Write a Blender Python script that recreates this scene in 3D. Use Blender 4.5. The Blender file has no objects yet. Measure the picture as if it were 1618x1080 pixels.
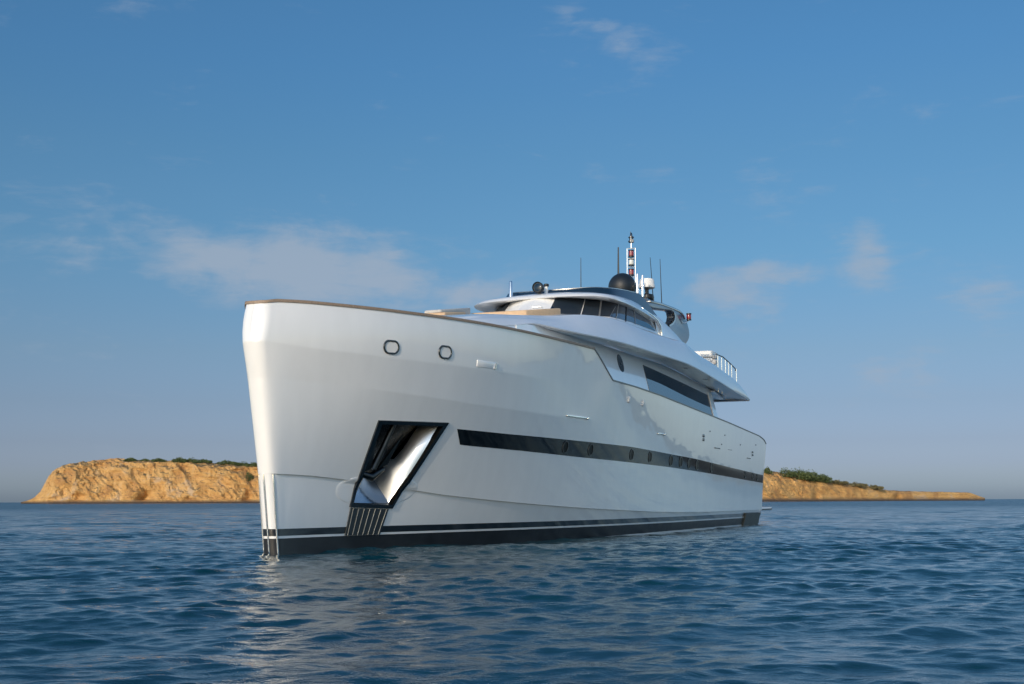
import bpy, bmesh, math, random
import numpy as np
from mathutils import Vector, Matrix

SC = bpy.context.scene
COL = SC.collection
RAD = math.radians

# ---------------------------------------------------------------- camera
CAM_H = 1.3
cam = bpy.data.cameras.new('camera')
cam.sensor_width = 36.0
cam.lens = 2000/1618*36
cam.shift_y = (790.8-540)/1618
cam.clip_start = .2
cam.clip_end = 60000
cam_o = bpy.data.objects.new('camera', cam)
COL.objects.link(cam_o)
cam_o.matrix_world = Matrix.Translation((0, 0, CAM_H)) @ Matrix.Rotation(RAD(90), 4, 'X') @ Matrix.Rotation(-math.atan(5.5/1618), 4, 'Z')
SC.camera = cam_o

# ---------------------------------------------------------------- exposure
SC.view_settings.view_transform = 'Standard'
SC.view_settings.look = 'None'
SC.view_settings.gamma = 1
SC.view_settings.use_curve_mapping = False
SC.view_settings.exposure = 0.0

# ---------------------------------------------------------------- sun and sky
SUN_EL = RAD(17)
SUN_AZ = RAD(-180+24.2)               # bearing of the sun from +Y towards +X
SUN_DIR = Vector((math.sin(SUN_AZ)*math.cos(SUN_EL), math.cos(SUN_AZ)*math.cos(SUN_EL), math.sin(SUN_EL)))
sun = bpy.data.lights.new('sun', 'SUN')
sun.energy = 2.15
sun.angle = RAD(.5)
sun.color = (1, .87, .72)
sun_o = bpy.data.objects.new('sun', sun)
COL.objects.link(sun_o)
sun_o.rotation_euler = SUN_DIR.to_track_quat('Z', 'Y').to_euler()

W = bpy.data.worlds.new('World')
SC.world = W
W.use_nodes = True
wt = W.node_tree
wt.nodes.clear()

class NT_:
    """small helper to wire shader nodes"""
    def __init__(s, tree): s.t = tree
    def n(s, kind, **kw):
        nd = s.t.nodes.new(kind)
        for k, v in kw.items(): setattr(nd, k, v)
        return nd
    def put(s, sock, v):
        if hasattr(v, 'is_linked') or isinstance(v, bpy.types.NodeSocket): s.t.links.new(v, sock)
        else: sock.default_value = v
    def math(s, op, a, b=0.0, c=None, clamp=False):
        nd = s.n('ShaderNodeMath', operation=op, use_clamp=clamp)
        s.put(nd.inputs[0], a); s.put(nd.inputs[1], b)
        if c is not None: s.put(nd.inputs[2], c)
        return nd.outputs[0]
    def mix(s, f, a, b, blend='MIX'):
        nd = s.n('ShaderNodeMix', data_type='RGBA', blend_type=blend)
        s.put(nd.inputs[0], f); s.put(nd.inputs[6], a); s.put(nd.inputs[7], b)
        return nd.outputs[2]
    def noise(s, vec, scale, detail=4, rough=.55, dist=0.0, typ='FBM'):
        nd = s.n('ShaderNodeTexNoise', noise_type=typ)
        s.put(nd.inputs['Vector'], vec)
        nd.inputs['Scale'].default_value = scale; nd.inputs['Detail'].default_value = detail
        nd.inputs['Roughness'].default_value = rough; nd.inputs['Distortion'].default_value = dist
        return nd.outputs['Fac']
    def ramp(s, f, stops, interp='LINEAR'):
        nd = s.n('ShaderNodeValToRGB')
        nd.color_ramp.interpolation = interp
        el = nd.color_ramp.elements
        while len(el) < len(stops): el.new(.5)
        for e_, (p, c) in zip(el, stops):
            e_.position = p; e_.color = c if len(c) == 4 else (*c, 1)
        s.put(nd.inputs[0], f)
        return nd.outputs[0]
    def scale(s, vec, xyz):
        nd = s.n('ShaderNodeVectorMath', operation='MULTIPLY')
        s.put(nd.inputs[0], vec); nd.inputs[1].default_value = xyz
        return nd.outputs[0]

w = NT_(wt)
sky = w.n('ShaderNodeTexSky', sky_type='NISHITA')
sky.sun_disc = False
sky.sun_elevation = SUN_EL
sky.sun_rotation = SUN_AZ
sky.altitude = 0
sky.air_density = 1.0
sky.dust_density = 1.2
sky.ozone_density = 2.5
tc = w.n('ShaderNodeTexCoord')
DIRV = tc.outputs['Generated']
sep = w.n('ShaderNodeSeparateXYZ'); wt.links.new(DIRV, sep.inputs[0])
az = w.math('ARCTAN2', sep.outputs[0], sep.outputs[1])
el = w.math('ARCSINE', sep.outputs[2])
# thin fair-weather clouds: soft noise gathered around a few bearings (bearing, elevation, half width, half height, strength)
CLOUDS = [
    (-13.4, 10.2, 4.6, 1.5, 1.15), (-10.2, 10.0, 4.6, 1.7, 1.1), (-6.4, 9.9, 3.6, 1.35, 1.15), (-2.2, 9.4, 2.8, 1.1, 1.0),
    (9.2, 9.1, 2.6, 1.4, 1.15), (11.0, 9.6, 2.0, .8, 1.0), (15.3, 10.6, 1.8, 1.9, .8), (17.5, 6.3, 2.0, 1.3, .6),
    (2.2, 21.5, 1.7, .7, .42), (3.6, 20.8, 1.7, .7, .46), (5.2, 20.0, 1.7, .7, .46), (6.6, 19.2, 1.3, .7, .42), (20.5, 8.6, 1.8, 1.2, .55), (-20.2, 10.4, 3.4, 1.1, .5),
    (-32, 11, 7, 2, .9), (-55, 9, 8, 2, .8)]
mask = None
wob = w.n('ShaderNodeTexNoise'); wt.links.new(DIRV, wob.inputs['Vector'])
wob.inputs['Scale'].default_value = 14; wob.inputs['Detail'].default_value = 4
wsep = w.n('ShaderNodeSeparateColor'); wt.links.new(wob.outputs['Color'], wsep.inputs[0])
azw = w.math('ADD', az, w.math('MULTIPLY', w.math('SUBTRACT', wsep.outputs[0], .5), .10))
elw = w.math('ADD', el, w.math('MULTIPLY', w.math('SUBTRACT', wsep.outputs[1], .5), .045))
for (a, e, ra, re, st) in CLOUDS:
    dx = w.math('DIVIDE', w.math('SUBTRACT', azw, RAD(a)), RAD(ra))
    dy = w.math('DIVIDE', w.math('SUBTRACT', elw, RAD(e)), RAD(re))
    r2 = w.math('ADD', w.math('MULTIPLY', dx, dx), w.math('MULTIPLY', dy, dy))
    g = w.math('MULTIPLY', w.math('EXPONENT', w.math('MULTIPLY', r2, -1.1)), st)
    mask = g if mask is None else w.math('MAXIMUM', mask, g)
sv = w.scale(DIRV, (1, 1, 2.4))
cn = w.noise(sv, 11, 7, .58, .5)
cn2 = w.noise(w.scale(DIRV, (1, 1, 4.5)), 30, 5, .6, .4)
dens = w.math('ADD', w.math('MULTIPLY', cn, .7), w.math('MULTIPLY', cn2, .3))
dens = w.math('ADD', dens, w.math('MULTIPLY', w.math('SUBTRACT', mask, 1.0), .36))
mr = w.n('ShaderNodeMapRange', interpolation_type='SMOOTHSTEP')
wt.links.new(dens, mr.inputs[0])
mr.inputs[1].default_value = .20; mr.inputs[2].default_value = .56; mr.inputs[3].default_value = 0; mr.inputs[4].default_value = .74
hz = w.math('MULTIPLY', w.noise(w.scale(DIRV, (1, 1, 5)), 3.0, 5, .5, .3), .10)
cloud_f = w.math('ADD', mr.outputs[0], w.math('MULTIPLY', hz, w.math('SUBTRACT', 1.0, w.math('MULTIPLY', el, 2.2), clamp=True)), clamp=True)
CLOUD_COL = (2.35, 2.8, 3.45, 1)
SIDE_FILL_GAIN = (1.5, 1.54, 1.56, 1)
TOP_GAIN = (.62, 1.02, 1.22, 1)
# air colour by elevation: clear deep blue above, hazy mauve-grey towards the sea horizon
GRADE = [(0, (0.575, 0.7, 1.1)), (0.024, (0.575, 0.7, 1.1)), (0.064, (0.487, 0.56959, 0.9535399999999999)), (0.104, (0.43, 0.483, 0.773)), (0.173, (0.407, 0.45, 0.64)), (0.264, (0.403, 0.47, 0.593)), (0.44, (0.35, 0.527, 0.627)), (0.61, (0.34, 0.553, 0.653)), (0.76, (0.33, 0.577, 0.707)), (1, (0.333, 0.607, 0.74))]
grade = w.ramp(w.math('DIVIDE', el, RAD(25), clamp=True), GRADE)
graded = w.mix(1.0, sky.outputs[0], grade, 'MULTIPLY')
# unseen sky brightened overhead, sideways and behind: added fill for hull and sea
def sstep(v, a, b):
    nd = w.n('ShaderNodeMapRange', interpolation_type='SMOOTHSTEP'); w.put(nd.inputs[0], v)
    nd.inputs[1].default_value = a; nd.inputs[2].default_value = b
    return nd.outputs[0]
graded = w.mix(sstep(w.math('ABSOLUTE', az), RAD(27), RAD(50)), graded, w.mix(1.0, sky.outputs[0], SIDE_FILL_GAIN, 'MULTIPLY'))
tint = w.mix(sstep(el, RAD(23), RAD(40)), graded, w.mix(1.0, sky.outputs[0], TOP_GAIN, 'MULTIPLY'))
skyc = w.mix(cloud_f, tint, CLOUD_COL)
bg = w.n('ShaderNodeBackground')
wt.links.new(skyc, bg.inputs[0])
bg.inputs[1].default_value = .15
wo = w.n('ShaderNodeOutputWorld')
wt.links.new(bg.outputs[0], wo.inputs[0])
# ---------------------------------------------------------------- helpers
def material(name, base, rough=.4, metal=0.0, coat=0.0, coat_rough=.03, spec=.5, ior=1.5):
    m = bpy.data.materials.new(name)
    m.use_nodes = True
    b = m.node_tree.nodes['Principled BSDF']
    b.inputs['Base Color'].default_value = (*base, 1)
    b.inputs['Roughness'].default_value = rough
    b.inputs['Metallic'].default_value = metal
    b.inputs['Coat Weight'].default_value = coat
    b.inputs['Coat Roughness'].default_value = coat_rough
    b.inputs['Specular IOR Level'].default_value = spec
    b.inputs['IOR'].default_value = ior
    return m

def noise_finish(m, var=.06, scale=3.0, rvar=.08, bump=0.0, bscale=40, bdist=.01):
    """slow tone and gloss variation (weathering) and an optional fine bump"""
    t = NT_(m.node_tree); b = m.node_tree.nodes['Principled BSDF']
    c = t.n('ShaderNodeTexCoord').outputs['Object']
    base = tuple(b.inputs['Base Color'].default_value)
    n = t.noise(c, scale, 5, .6)
    dark = tuple(x*(1-var) for x in base[:3])+(1,); lite = tuple(min(1, x*(1+var)) for x in base[:3])+(1,)
    m.node_tree.links.new(t.ramp(n, [(.3, dark), (.7, lite)]), b.inputs['Base Color'])
    r = b.inputs['Roughness'].default_value
    m.node_tree.links.new(t.math('ADD', t.math('MULTIPLY', t.math('SUBTRACT', t.noise(c, scale*2.3, 4), .5), rvar*2), r, clamp=True), b.inputs['Roughness'])
    if bump:
        bp = t.n('ShaderNodeBump'); bp.inputs['Strength'].default_value = bump; bp.inputs['Distance'].default_value = bdist
        m.node_tree.links.new(t.noise(c, bscale, 3), bp.inputs['Height'])
        m.node_tree.links.new(bp.outputs[0], b.inputs['Normal'])
    return m

M = {}
def paint(name, base, wav=.014):
    """glossy two-coat marine paint with the very slight unevenness of a faired hull"""
    m = material(name, base, .32, 0, .85, .025)
    t = NT_(m.node_tree); b = m.node_tree.nodes['Principled BSDF']
    c = t.n('ShaderNodeTexCoord').outputs['Object']
    bp = t.n('ShaderNodeBump'); bp.inputs['Strength'].default_value = 1.0; bp.inputs['Distance'].default_value = wav
    h = t.math('ADD', t.noise(t.scale(c, (.55, .55, .8)), 1.0, 2, .5), t.math('MULTIPLY', t.noise(c, 4.0, 2, .5), .05))
    m.node_tree.links.new(h, bp.inputs['Height'])
    m.node_tree.links.new(bp.outputs[0], b.inputs['Coat Normal'])
    n = t.noise(t.scale(c, (1, 1, .25)), 2.2, 6, .6)
    lo = tuple(x*.965 for x in base)
    m.node_tree.links.new(t.ramp(n, [(.35, lo), (.62, base)]), b.inputs['Base Color'])
    return m

M['white'] = paint('white_gelcoat', (.80, .79, .77))
M['deckwhite'] = paint('white_topsides', (.80, .79, .775), .006)
M['black'] = paint('black_boot_paint', (.008, .009, .011))
M['antifoul'] = noise_finish(material('dark_antifouling', (.012, .013, .016), .45), .3, 2.0)
M['band'] = material('black_window_band', (.003, .004, .005), .06, 0, 0, .02, .32, 1.45)
M['portglass'] = material('porthole_glass', (.002, .003, .004), .35, 0, 0, .02, .08)
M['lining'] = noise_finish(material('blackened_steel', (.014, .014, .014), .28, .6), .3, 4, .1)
M['fenderpad'] = noise_finish(material('grey_green_rubber', (.035, .045, .043), .5), .3, 3, .1)
M['glass'] = material('dark_window_glass', (.008, .017, .030), .02, 0, 0, .02, .65, 1.55)
M['tint'] = material('tinted_acrylic', (.010, .026, .048), .04, 0, .0, .02, .25)
M['steel'] = noise_finish(material('polished_steel', (.72, .71, .69), .16, 1.0), .05, 3, .06)
M['satin'] = noise_finish(material('satin_steel', (.93, .92, .90), .42, 1.0), .06, 2.5, .05)
M['darksteel'] = noise_finish(material('dark_steel', (.07, .068, .066), .32, 1.0), .2, 4, .1)  # dark metal of the anchor itself
M['rim'] = noise_finish(material('rim_steel', (.10, .105, .11), .22, 1.0), .15, 5, .08)
M['carbon'] = noise_finish(material('dark_arch_paint', (.020, .026, .034), .2, 0, .9), .1, 3, .05)
M['archgrey'] = noise_finish(material('metallic_grey_paint', (.05, .07, .10), .32, .0, .35), .06, 3, .05)
M['blackplastic'] = noise_finish(material('black_plastic', (.012, .014, .017), .38), .15, 6, .08)
M['dome'] = noise_finish(material('black_dome_shell', (.007, .011, .017), .5), .1, 3, .05)
M['plastic'] = noise_finish(material('white_plastic', (.78, .76, .72), .4), .05, 4, .05)
M['tan'] = noise_finish(material('tan_upholstery', (.60, .41, .25), .85), .07, 8, .04, .4, 220, .002)
M['greyfabric'] = noise_finish(material('grey_upholstery', (.50, .47, .43), .85), .06, 8, .04, .4, 220, .002)
M['ribsteel'] = noise_finish(material('dull_steel', (.24, .25, .25), .45, 1.0), .1, 4)
M['plate'] = noise_finish(material('grey_steel_plate', (.075, .085, .09), .42, .6), .15, 4)
M['floorsteel'] = noise_finish(material('dull_mirror_steel', (.34, .35, .36), .14, 1.0), .06, 4)
M['red'] = material('red_lens', (.20, .008, .014), .15, 0, .5)
M['clear'] = material('clear_lens', (.55, .57, .55), .12, 0, .5)
M['rubber'] = noise_finish(material('dark_rubber', (.016, .016, .017), .6), .2, 6)
M['gasket'] = material('dark_cap_metal', (.075, .08, .085), .4, .5)

def teak():
    m = material('weathered_teak', (.30, .215, .15), .6)
    t = NT_(m.node_tree); b = m.node_tree.nodes['Principled BSDF']
    c = t.n('ShaderNodeTexCoord').outputs['Object']
    g = t.noise(t.scale(c, (1.2, 14, 14)), 3, 6, .65)
    m.node_tree.links.new(t.ramp(g, [(.3, (.20, .14, .10)), (.55, (.31, .225, .16)), (.75, (.38, .29, .215))]), b.inputs['Base Color'])
    return m
M['teak'] = teak()

class MB:
    """collects vertices (ship frame s, p, z -> local x, -y, z) and faces of ONE mesh"""
    def __init__(s, ship=True): s.v = []; s.f = []; s.mi = []; s.k = -1 if ship else 1; s.m = 0
    def add(s, pts, faces):
        o = len(s.v)
        s.v += [(float(a), s.k*float(b), float(c)) for a, b, c in pts]
        s.f += [tuple(i+o for i in f) for f in faces]; s.mi += [s.m]*len(faces)
    def grid(s, P, close_u=False, close_v=False):
        P = np.asarray(P, float); m, n = P.shape[:2]
        F = []
        for i in range(m-(0 if close_u else 1)):
            for j in range(n-(0 if close_v else 1)):
                a, b = (i+1) % m, (j+1) % n
                F.append((i*n+j, a*n+j, a*n+b, i*n+b))
        s.add(P.reshape(-1, 3), F)
    def shell(s, P, t0, t1):
        """thin solid that follows the surface P between offsets t0 (inner) and t1 (outer) along its normals"""
        P = np.asarray(P, float)
        du = np.gradient(P, axis=0); dv = np.gradient(P, axis=1)
        N = np.cross(du, dv); N /= np.maximum(1e-9, np.linalg.norm(N, axis=2, keepdims=True))
        if np.mean(N[:, :, 1]) < 0 and np.mean(P[:, :, 1]) > 0 or np.mean(N[:, :, 1]) > 0 and np.mean(P[:, :, 1]) < 0: N = -N
        A = P+N*t1; B = P+N*t0
        m, n = P.shape[:2]; k = m*n
        F = []
        ix = lambda i, j: i*n+j
        for i in range(m-1):
            for j in range(n-1):
                F.append((ix(i, j), ix(i+1, j), ix(i+1, j+1), ix(i, j+1)))
                F.append((k+ix(i, j), k+ix(i, j+1), k+ix(i+1, j+1), k+ix(i+1, j)))
        for i in range(m-1):
            for j in (0, n-1): F.append((ix(i, j), ix(i+1, j), k+ix(i+1, j), k+ix(i, j)))
        for j in range(n-1):
            for i in (0, m-1): F.append((ix(i, j), ix(i, j+1), k+ix(i, j+1), k+ix(i, j)))
        s.add(np.concatenate([A.reshape(-1, 3), B.reshape(-1, 3)]), F)
    def box(s, c, d, R=None):
        x, y, z = (q/2 for q in d)
        V = [Vector((a*x, b*y, g*z)) for a in (-1, 1) for b in (-1, 1) for g in (-1, 1)]
        if R is not None: V = [R @ q for q in V]
        s.add([(q[0]+c[0], q[1]+c[1], q[2]+c[2]) for q in V], [(0, 1, 3, 2), (4, 6, 7, 5), (0, 4, 5, 1), (2, 3, 7, 6), (0, 2, 6, 4), (1, 5, 7, 3)])
    def prism(s, poly, p0, p1):
        """polygon in (s, z) extruded from p0 to p1"""
        n = len(poly)
        V = [(a, p0, b) for a, b in poly]+[(a, p1, b) for a, b in poly]
        s.add(V, [tuple(range(n)), tuple(range(2*n-1, n-1, -1))]+[(i, (i+1) % n, n+(i+1) % n, n+i) for i in range(n)])
    def slab(s, poly, z0, z1):
        """polygon in (s, p); z0 and z1 numbers or functions of (s, p)"""
        n = len(poly); g = lambda h, a, b: h(a, b) if callable(h) else h
        V = [(a, b, g(z0, a, b)) for a, b in poly]+[(a, b, g(z1, a, b)) for a, b in poly]
        s.add(V, [tuple(range(n)), tuple(range(2*n-1, n-1, -1))]+[(i, (i+1) % n, n+(i+1) % n, n+i) for i in range(n)])
    def tube(s, pts, r, seg=10, close=False):
        pts = [Vector(q) for q in pts]; n = len(pts); rr = r if hasattr(r, '__len__') else [r]*n
        rings = []; up = None
        for i, q in enumerate(pts):
            if close: d = pts[(i+1) % n]-pts[i-1]
            else: d = pts[min(i+1, n-1)]-pts[max(i-1, 0)]
            d.normalize()
            if up is None or abs(up.dot(d)) > .98: up = Vector((0, 0, 1)) if abs(d.z) < .9 else Vector((1, 0, 0))
            a = d.cross(up).normalized(); b = a.cross(d).normalized(); up = b
            rings.append([q+(a*math.cos(2*math.pi*k/seg)+b*math.sin(2*math.pi*k/seg))*rr[i] for k in range(seg)])
        V = [q for g in rings for q in g]; F = []
        for i in range(n-(0 if close else 1)):
            for k in range(seg):
                a, b = i*seg, ((i+1) % n)*seg
                F.append((a+k, a+(k+1) % seg, b+(k+1) % seg, b+k))
        if not close: F += [tuple(range(seg)), tuple(range((n-1)*seg, n*seg))]
        s.add(V, F)
    def lathe(s, c, prof, seg=24, axis=None):
        """profile [(radius, height)...] turned about a vertical (or given) axis through c"""
        R = Vector((0, 0, 1)).rotation_difference(Vector(axis)).to_matrix() if axis is not None else None
        V = []
        for r, h in prof:
            for k in range(seg):
                q = Vector((r*math.cos(2*math.pi*k/seg), r*math.sin(2*math.pi*k/seg), h))
                if R is not None: q = R @ q
                V.append((q[0]+c[0], q[1]+c[1], q[2]+c[2]))
        n = len(prof); F = []
        for i in range(n-1):
            for k in range(seg): F.append((i*seg+k, i*seg+(k+1) % seg, (i+1)*seg+(k+1) % seg, (i+1)*seg+k))
        F += [tuple(range(seg)), tuple(range((n-1)*seg, n*seg))]
        s.add(V, F)
    def build(s, name, mats, parent=None, smooth=35, bevel=0.0, seg=2, recalc=True):
        me = bpy.data.meshes.new(name)
        me.from_pydata(s.v, [], s.f)
        if not isinstance(mats, (list, tuple)): mats = [mats]
        for m in mats: me.materials.append(m)
        for i, p in enumerate(me.polygons): p.material_index = s.mi[i]
        bm = bmesh.new(); bm.from_mesh(me)
        bmesh.ops.remove_doubles(bm, verts=bm.verts, dist=1e-5)
        bmesh.ops.dissolve_degenerate(bm, edges=bm.edges, dist=1e-6)
        if recalc: bmesh.ops.recalc_face_normals(bm, faces=bm.faces)
        if bevel:
            ed = [e for e in bm.edges if len(e.link_faces) == 2 and e.calc_face_angle(0) > RAD(28)]
            bmesh.ops.bevel(bm, geom=ed, offset=bevel, segments=seg, profile=.5, affect='EDGES', clamp_overlap=True)
        bm.to_mesh(me); bm.free()
        if smooth:
            me.polygons.foreach_set('use_smooth', [True]*len(me.polygons))
            me.set_sharp_from_angle(angle=RAD(smooth))
        o = bpy.data.objects.new(name, me)
        COL.objects.link(o)
        if parent is not None: o.parent = parent
        return o

def tag(o, label=None, cat=None, group=None, kind=None):
    if label: o['label'] = label
    if cat: o['category'] = cat
    if group: o['group'] = group
    if kind: o['kind'] = kind
    return o

def empty(name, loc=(0, 0, 0), rz=0):
    o = bpy.data.objects.new(name, None); COL.objects.link(o)
    o.location = loc; o.rotation_euler = (0, 0, rz); o.empty_display_size = .3
    return o

# ship heading: the axis (towards the stern) lies 22.17 degrees right of the view axis
SHIP_TH = RAD(22.17)
SHIP_LOC = (-5.793930722, 30.232558, 0)
SHIP_RZ = RAD(90)-SHIP_TH
# ---------------------------------------------------------------- hull form
# Ship frame: s = metres aft of the stem at the waterline, p = metres to port, z = up.
ST = [.3, 1, 2, 3, 4.5, 6, 8, 10, 12.75, 14.45, 17, 20, 24, 28, 32, 36, 39.6, 40.9, None]

def tab(pts, x):
    return float(np.interp(x, [a for a, b in pts], [b for a, b in pts]))

def curve(stem, nose, pt, zt, end):
    """control points of one longitudinal: stem (s), nose [(s, p)...], plan table, height table, aft end"""
    pts = [(stem, 0.0)] + list(nose)
    for s in ST:
        s = end if s is None else s
        pts.append((s, tab(pt, s)))
    z = [tab(zt, s) for s, p in pts]
    return np.array([(s, p, h) for (s, p), h in zip(pts, z)])

CB = curve(.0, [(.025, .13), (.09, .2)],
           [(.09, .2), (1, .27), (3, .54), (7, 1.45), (11, 2.36), (16, 3.1), (22, 3.5), (30, 3.7), (41.4, 3.55)],
           [(0, 0), (41, 0)], 40.2)
C3 = curve(-.24, [(-.205, .15), (-.12, .235)],
           [(-.12, .235), (.3, .36), (1, .55), (3, 1.03), (7, 2.1), (11, 2.9), (16, 3.5), (22, 3.82), (30, 3.95), (41.4, 3.8)],
           [(0, 1.96), (1, 1.93), (1.9, 1.87), (4.25, 1.64), (6.3, 1.43), (8.9, 1.27), (11.3, 1.14), (14.6, 1.02), (21.6, .83), (27, .79), (41, .79)], 40.45)
C2 = curve(-.58, [(-.53, .2), (-.42, .32)],
           [(-.42, .32), (0, .55), (.3, .71), (1, 1.06), (2, 1.52), (3, 1.91), (4.5, 2.38), (6, 2.75), (8, 3.12), (11, 3.5), (16, 3.88), (22, 4.04), (30, 4.1), (41.4, 3.92)],
           [(-.5, 4.2), (.99, 4.16), (3.2, 4.05), (6.2, 3.94), (8.6, 3.9), (11.5, 3.88), (14.5, 3.85), (18.3, 3.82), (30, 3.7), (41, 3.5)], 41.35)
C1 = curve(-.76, [(-.68, .26), (-.5, .4)],
           [(-.5, .4), (0, .72), (.3, .9), (1, 1.28), (2, 1.75), (3, 2.14), (4.5, 2.62), (6, 3.0), (8, 3.38), (11, 3.74), (16, 4.0), (22, 4.1), (30, 4.12), (41.4, 3.94)],
           [(-.7, 5.05), (0, 4.98), (1.1, 4.93), (3, 4.88), (5.7, 4.9), (8, 4.92), (11, 4.9), (14.4, 4.75), (20, 4.5), (30, 4.2), (41, 4.0)], 41.5)
CR = curve(-.58, [(-.5, .26), (-.3, .42)],
           [(-.3, .42), (0, .64), (.3, .84), (1, 1.26), (2, 1.78), (3, 2.2), (4.5, 2.7), (6, 3.08), (8, 3.44), (10, 3.7), (12, 3.88), (14, 4.0), (20, 4.1), (30, 4.1), (41.4, 3.92)],
           [(-.55, 5.97), (-.28, 6.03), (.2, 6.05), (2.9, 6.08), (4.7, 6.11), (7, 6.14), (11, 6.145), (12.75, 6.16), (14.45, 5.29), (18, 5.27), (22.8, 5.12), (27.5, 4.97), (33, 4.81), (39.6, 4.59), (40.8, 4.48), (41.5, 4.27)], 41.5)
# the knuckles die away towards amidships: aft of there the section runs straight
def fade(C, A, B, s0, s1):
    for i in range(3, len(C)):
        w = min(1, max(0, (C[i, 0]-s0)/(s1-s0))); w = w*w*(3-2*w)
        t = (C[i, 2]-A[i, 2])/(B[i, 2]-A[i, 2])
        C[i, 1] = C[i, 1]*(1-w)+(A[i, 1]+(B[i, 1]-A[i, 1])*t)*w
fade(C2, C3, CR, 13, 21)
fade(C1, C2, CR, 5.5, 11)
SUB = 6

def sample(C, sub=SUB):
    """Catmull-Rom in plan (mirrored about the centreline so that the nose is round), straight in height"""
    m = C[1:3].copy()[::-1]; m[:, 1] *= -1
    E = np.vstack([m, C, 2*C[-1]-C[-2]])
    out = []
    for i in range(2, len(E)-2):
        P0, P1, P2, P3 = E[i-1], E[i], E[i+1], E[i+2]
        d = lambda a, b: max(1e-6, math.hypot(a[0]-b[0], a[1]-b[1])**.5)
        t0 = 0; t1 = t0+d(P0, P1); t2 = t1+d(P1, P2); t3 = t2+d(P2, P3)
        for k in range(sub):
            f = k/sub; t = t1+(t2-t1)*f
            A1 = P0*(t1-t)/(t1-t0)+P1*(t-t0)/(t1-t0)
            A2 = P1*(t2-t)/(t2-t1)+P2*(t-t1)/(t2-t1)
            A3 = P2*(t3-t)/(t3-t2)+P3*(t-t2)/(t3-t2)
            B1 = A1*(t2-t)/(t2-t0)+A2*(t-t0)/(t2-t0)
            B2 = A2*(t3-t)/(t3-t1)+A3*(t-t1)/(t3-t1)
            Q = B1*(t2-t)/(t2-t1)+B2*(t-t1)/(t2-t1)
            Q[2] = P1[2]*(1-f)+P2[2]*f
            out.append(Q)
    out.append(C[-1].copy())
    out[0][1] = 0
    return np.array(out)

LB, L3, L2, L1, LR = (sample(c) for c in (CB, C3, C2, C1, CR))
NT = len(LB)
STEP = .055                                   # ledge along the lower knuckle
L3a = L3.copy(); L3a[1:, 1] -= STEP*np.clip(np.arange(1, NT)/18, 0, 1)*np.clip((NT-np.arange(1, NT))/30, 0, 1)
L3a[:, 2] -= .004
LK = LB.copy(); LK[:, 1] *= .82; LK[:, 2] = -1.3
LK[:, 0] += .15

def mixrow(a, b, f):
    return a*(1-f)+b*f

def near(a, b, dist):                          # fraction that lies 'dist' metres of height from a towards b
    return dist/max(.2, abs(float(np.mean(b[:, 2]-a[:, 2]))))

ROWS = [LK, LB]
ROWS += [mixrow(LB, L3a, f) for f in (.25, .5, .75)]
ROWS += [L3a, L3]
e = near(L3, L2, .03)
ROWS += [mixrow(L3, L2, f) for f in (e, .25, .5, .75, 1-e)]
ROWS += [L2]
e = near(L2, L1, .03)
ROWS += [mixrow(L2, L1, f) for f in (e, .5, 1-e)]
ROWS += [L1]
e = near(L1, LR, .03)
def bulge(f):
    r = mixrow(L1, LR, f); k = .05*4*f*(1-f)*np.clip((9-r[:, 0])/7, 0, 1); r[1:, 1] += k[1:]; r[0, 0] -= k[0]; return r
ROWS += [bulge(f) for f in (e, .25, .5, .75)]
ROWS += [LR]
GR = np.array(ROWS)                           # rows x stations x 3

def hull_at(s, z, off=0.0, side=1):
    """point of the port topsides at (s, z), pushed 'off' metres along its outward normal; also the normal"""
    Z = GR[:, :, 2]; S = GR[:, :, 0]; P = GR[:, :, 1]
    def pz(j):                                # (s, p) of station j at height z
        zz = Z[:, j]
        return np.interp(z, zz, S[:, j]), np.interp(z, zz, P[:, j])
    lo, hi = 1, NT-1
    while hi-lo > 1:
        mid = (lo+hi)//2
        if pz(mid)[0] <= s: lo = mid
        else: hi = mid
    (sa, pa), (sb, pb) = pz(lo), pz(hi)
    f = (s-sa)/(sb-sa) if sb != sa else 0
    f = min(max(f, -.5), 1.6)
    p = pa+(pb-pa)*f
    if off == 0.0: return np.array([s, p*side, z])
    e = .06
    q = lambda a, b: hull_at(a, b)
    dn = np.cross(q(s+e, z)-q(s-e, z), q(s, z+e)-q(s, z-e))
    dn /= np.linalg.norm(dn)
    if dn[1] < 0: dn = -dn
    r = np.array([s, p, z])+dn*off
    r[1] *= side
    return r

def hull_n(s, z):
    n = hull_at(s, z, 1.0)-hull_at(s, z)
    return n/np.linalg.norm(n)
# ---------------------------------------------------------------- the yacht
yacht = tag(empty('motor_yacht', SHIP_LOC, SHIP_RZ), 'large white motor yacht with a tall plumb bow, black window stripe and dark wheelhouse glass', 'yacht')

# anchor pocket outline on the port bow (s, z)
PK = [(2.73, 3.31), (5.01, 3.36), (4.10, 1.165), (2.61, 1.205)]      # top fore, top aft, bottom aft, bottom fore

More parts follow.
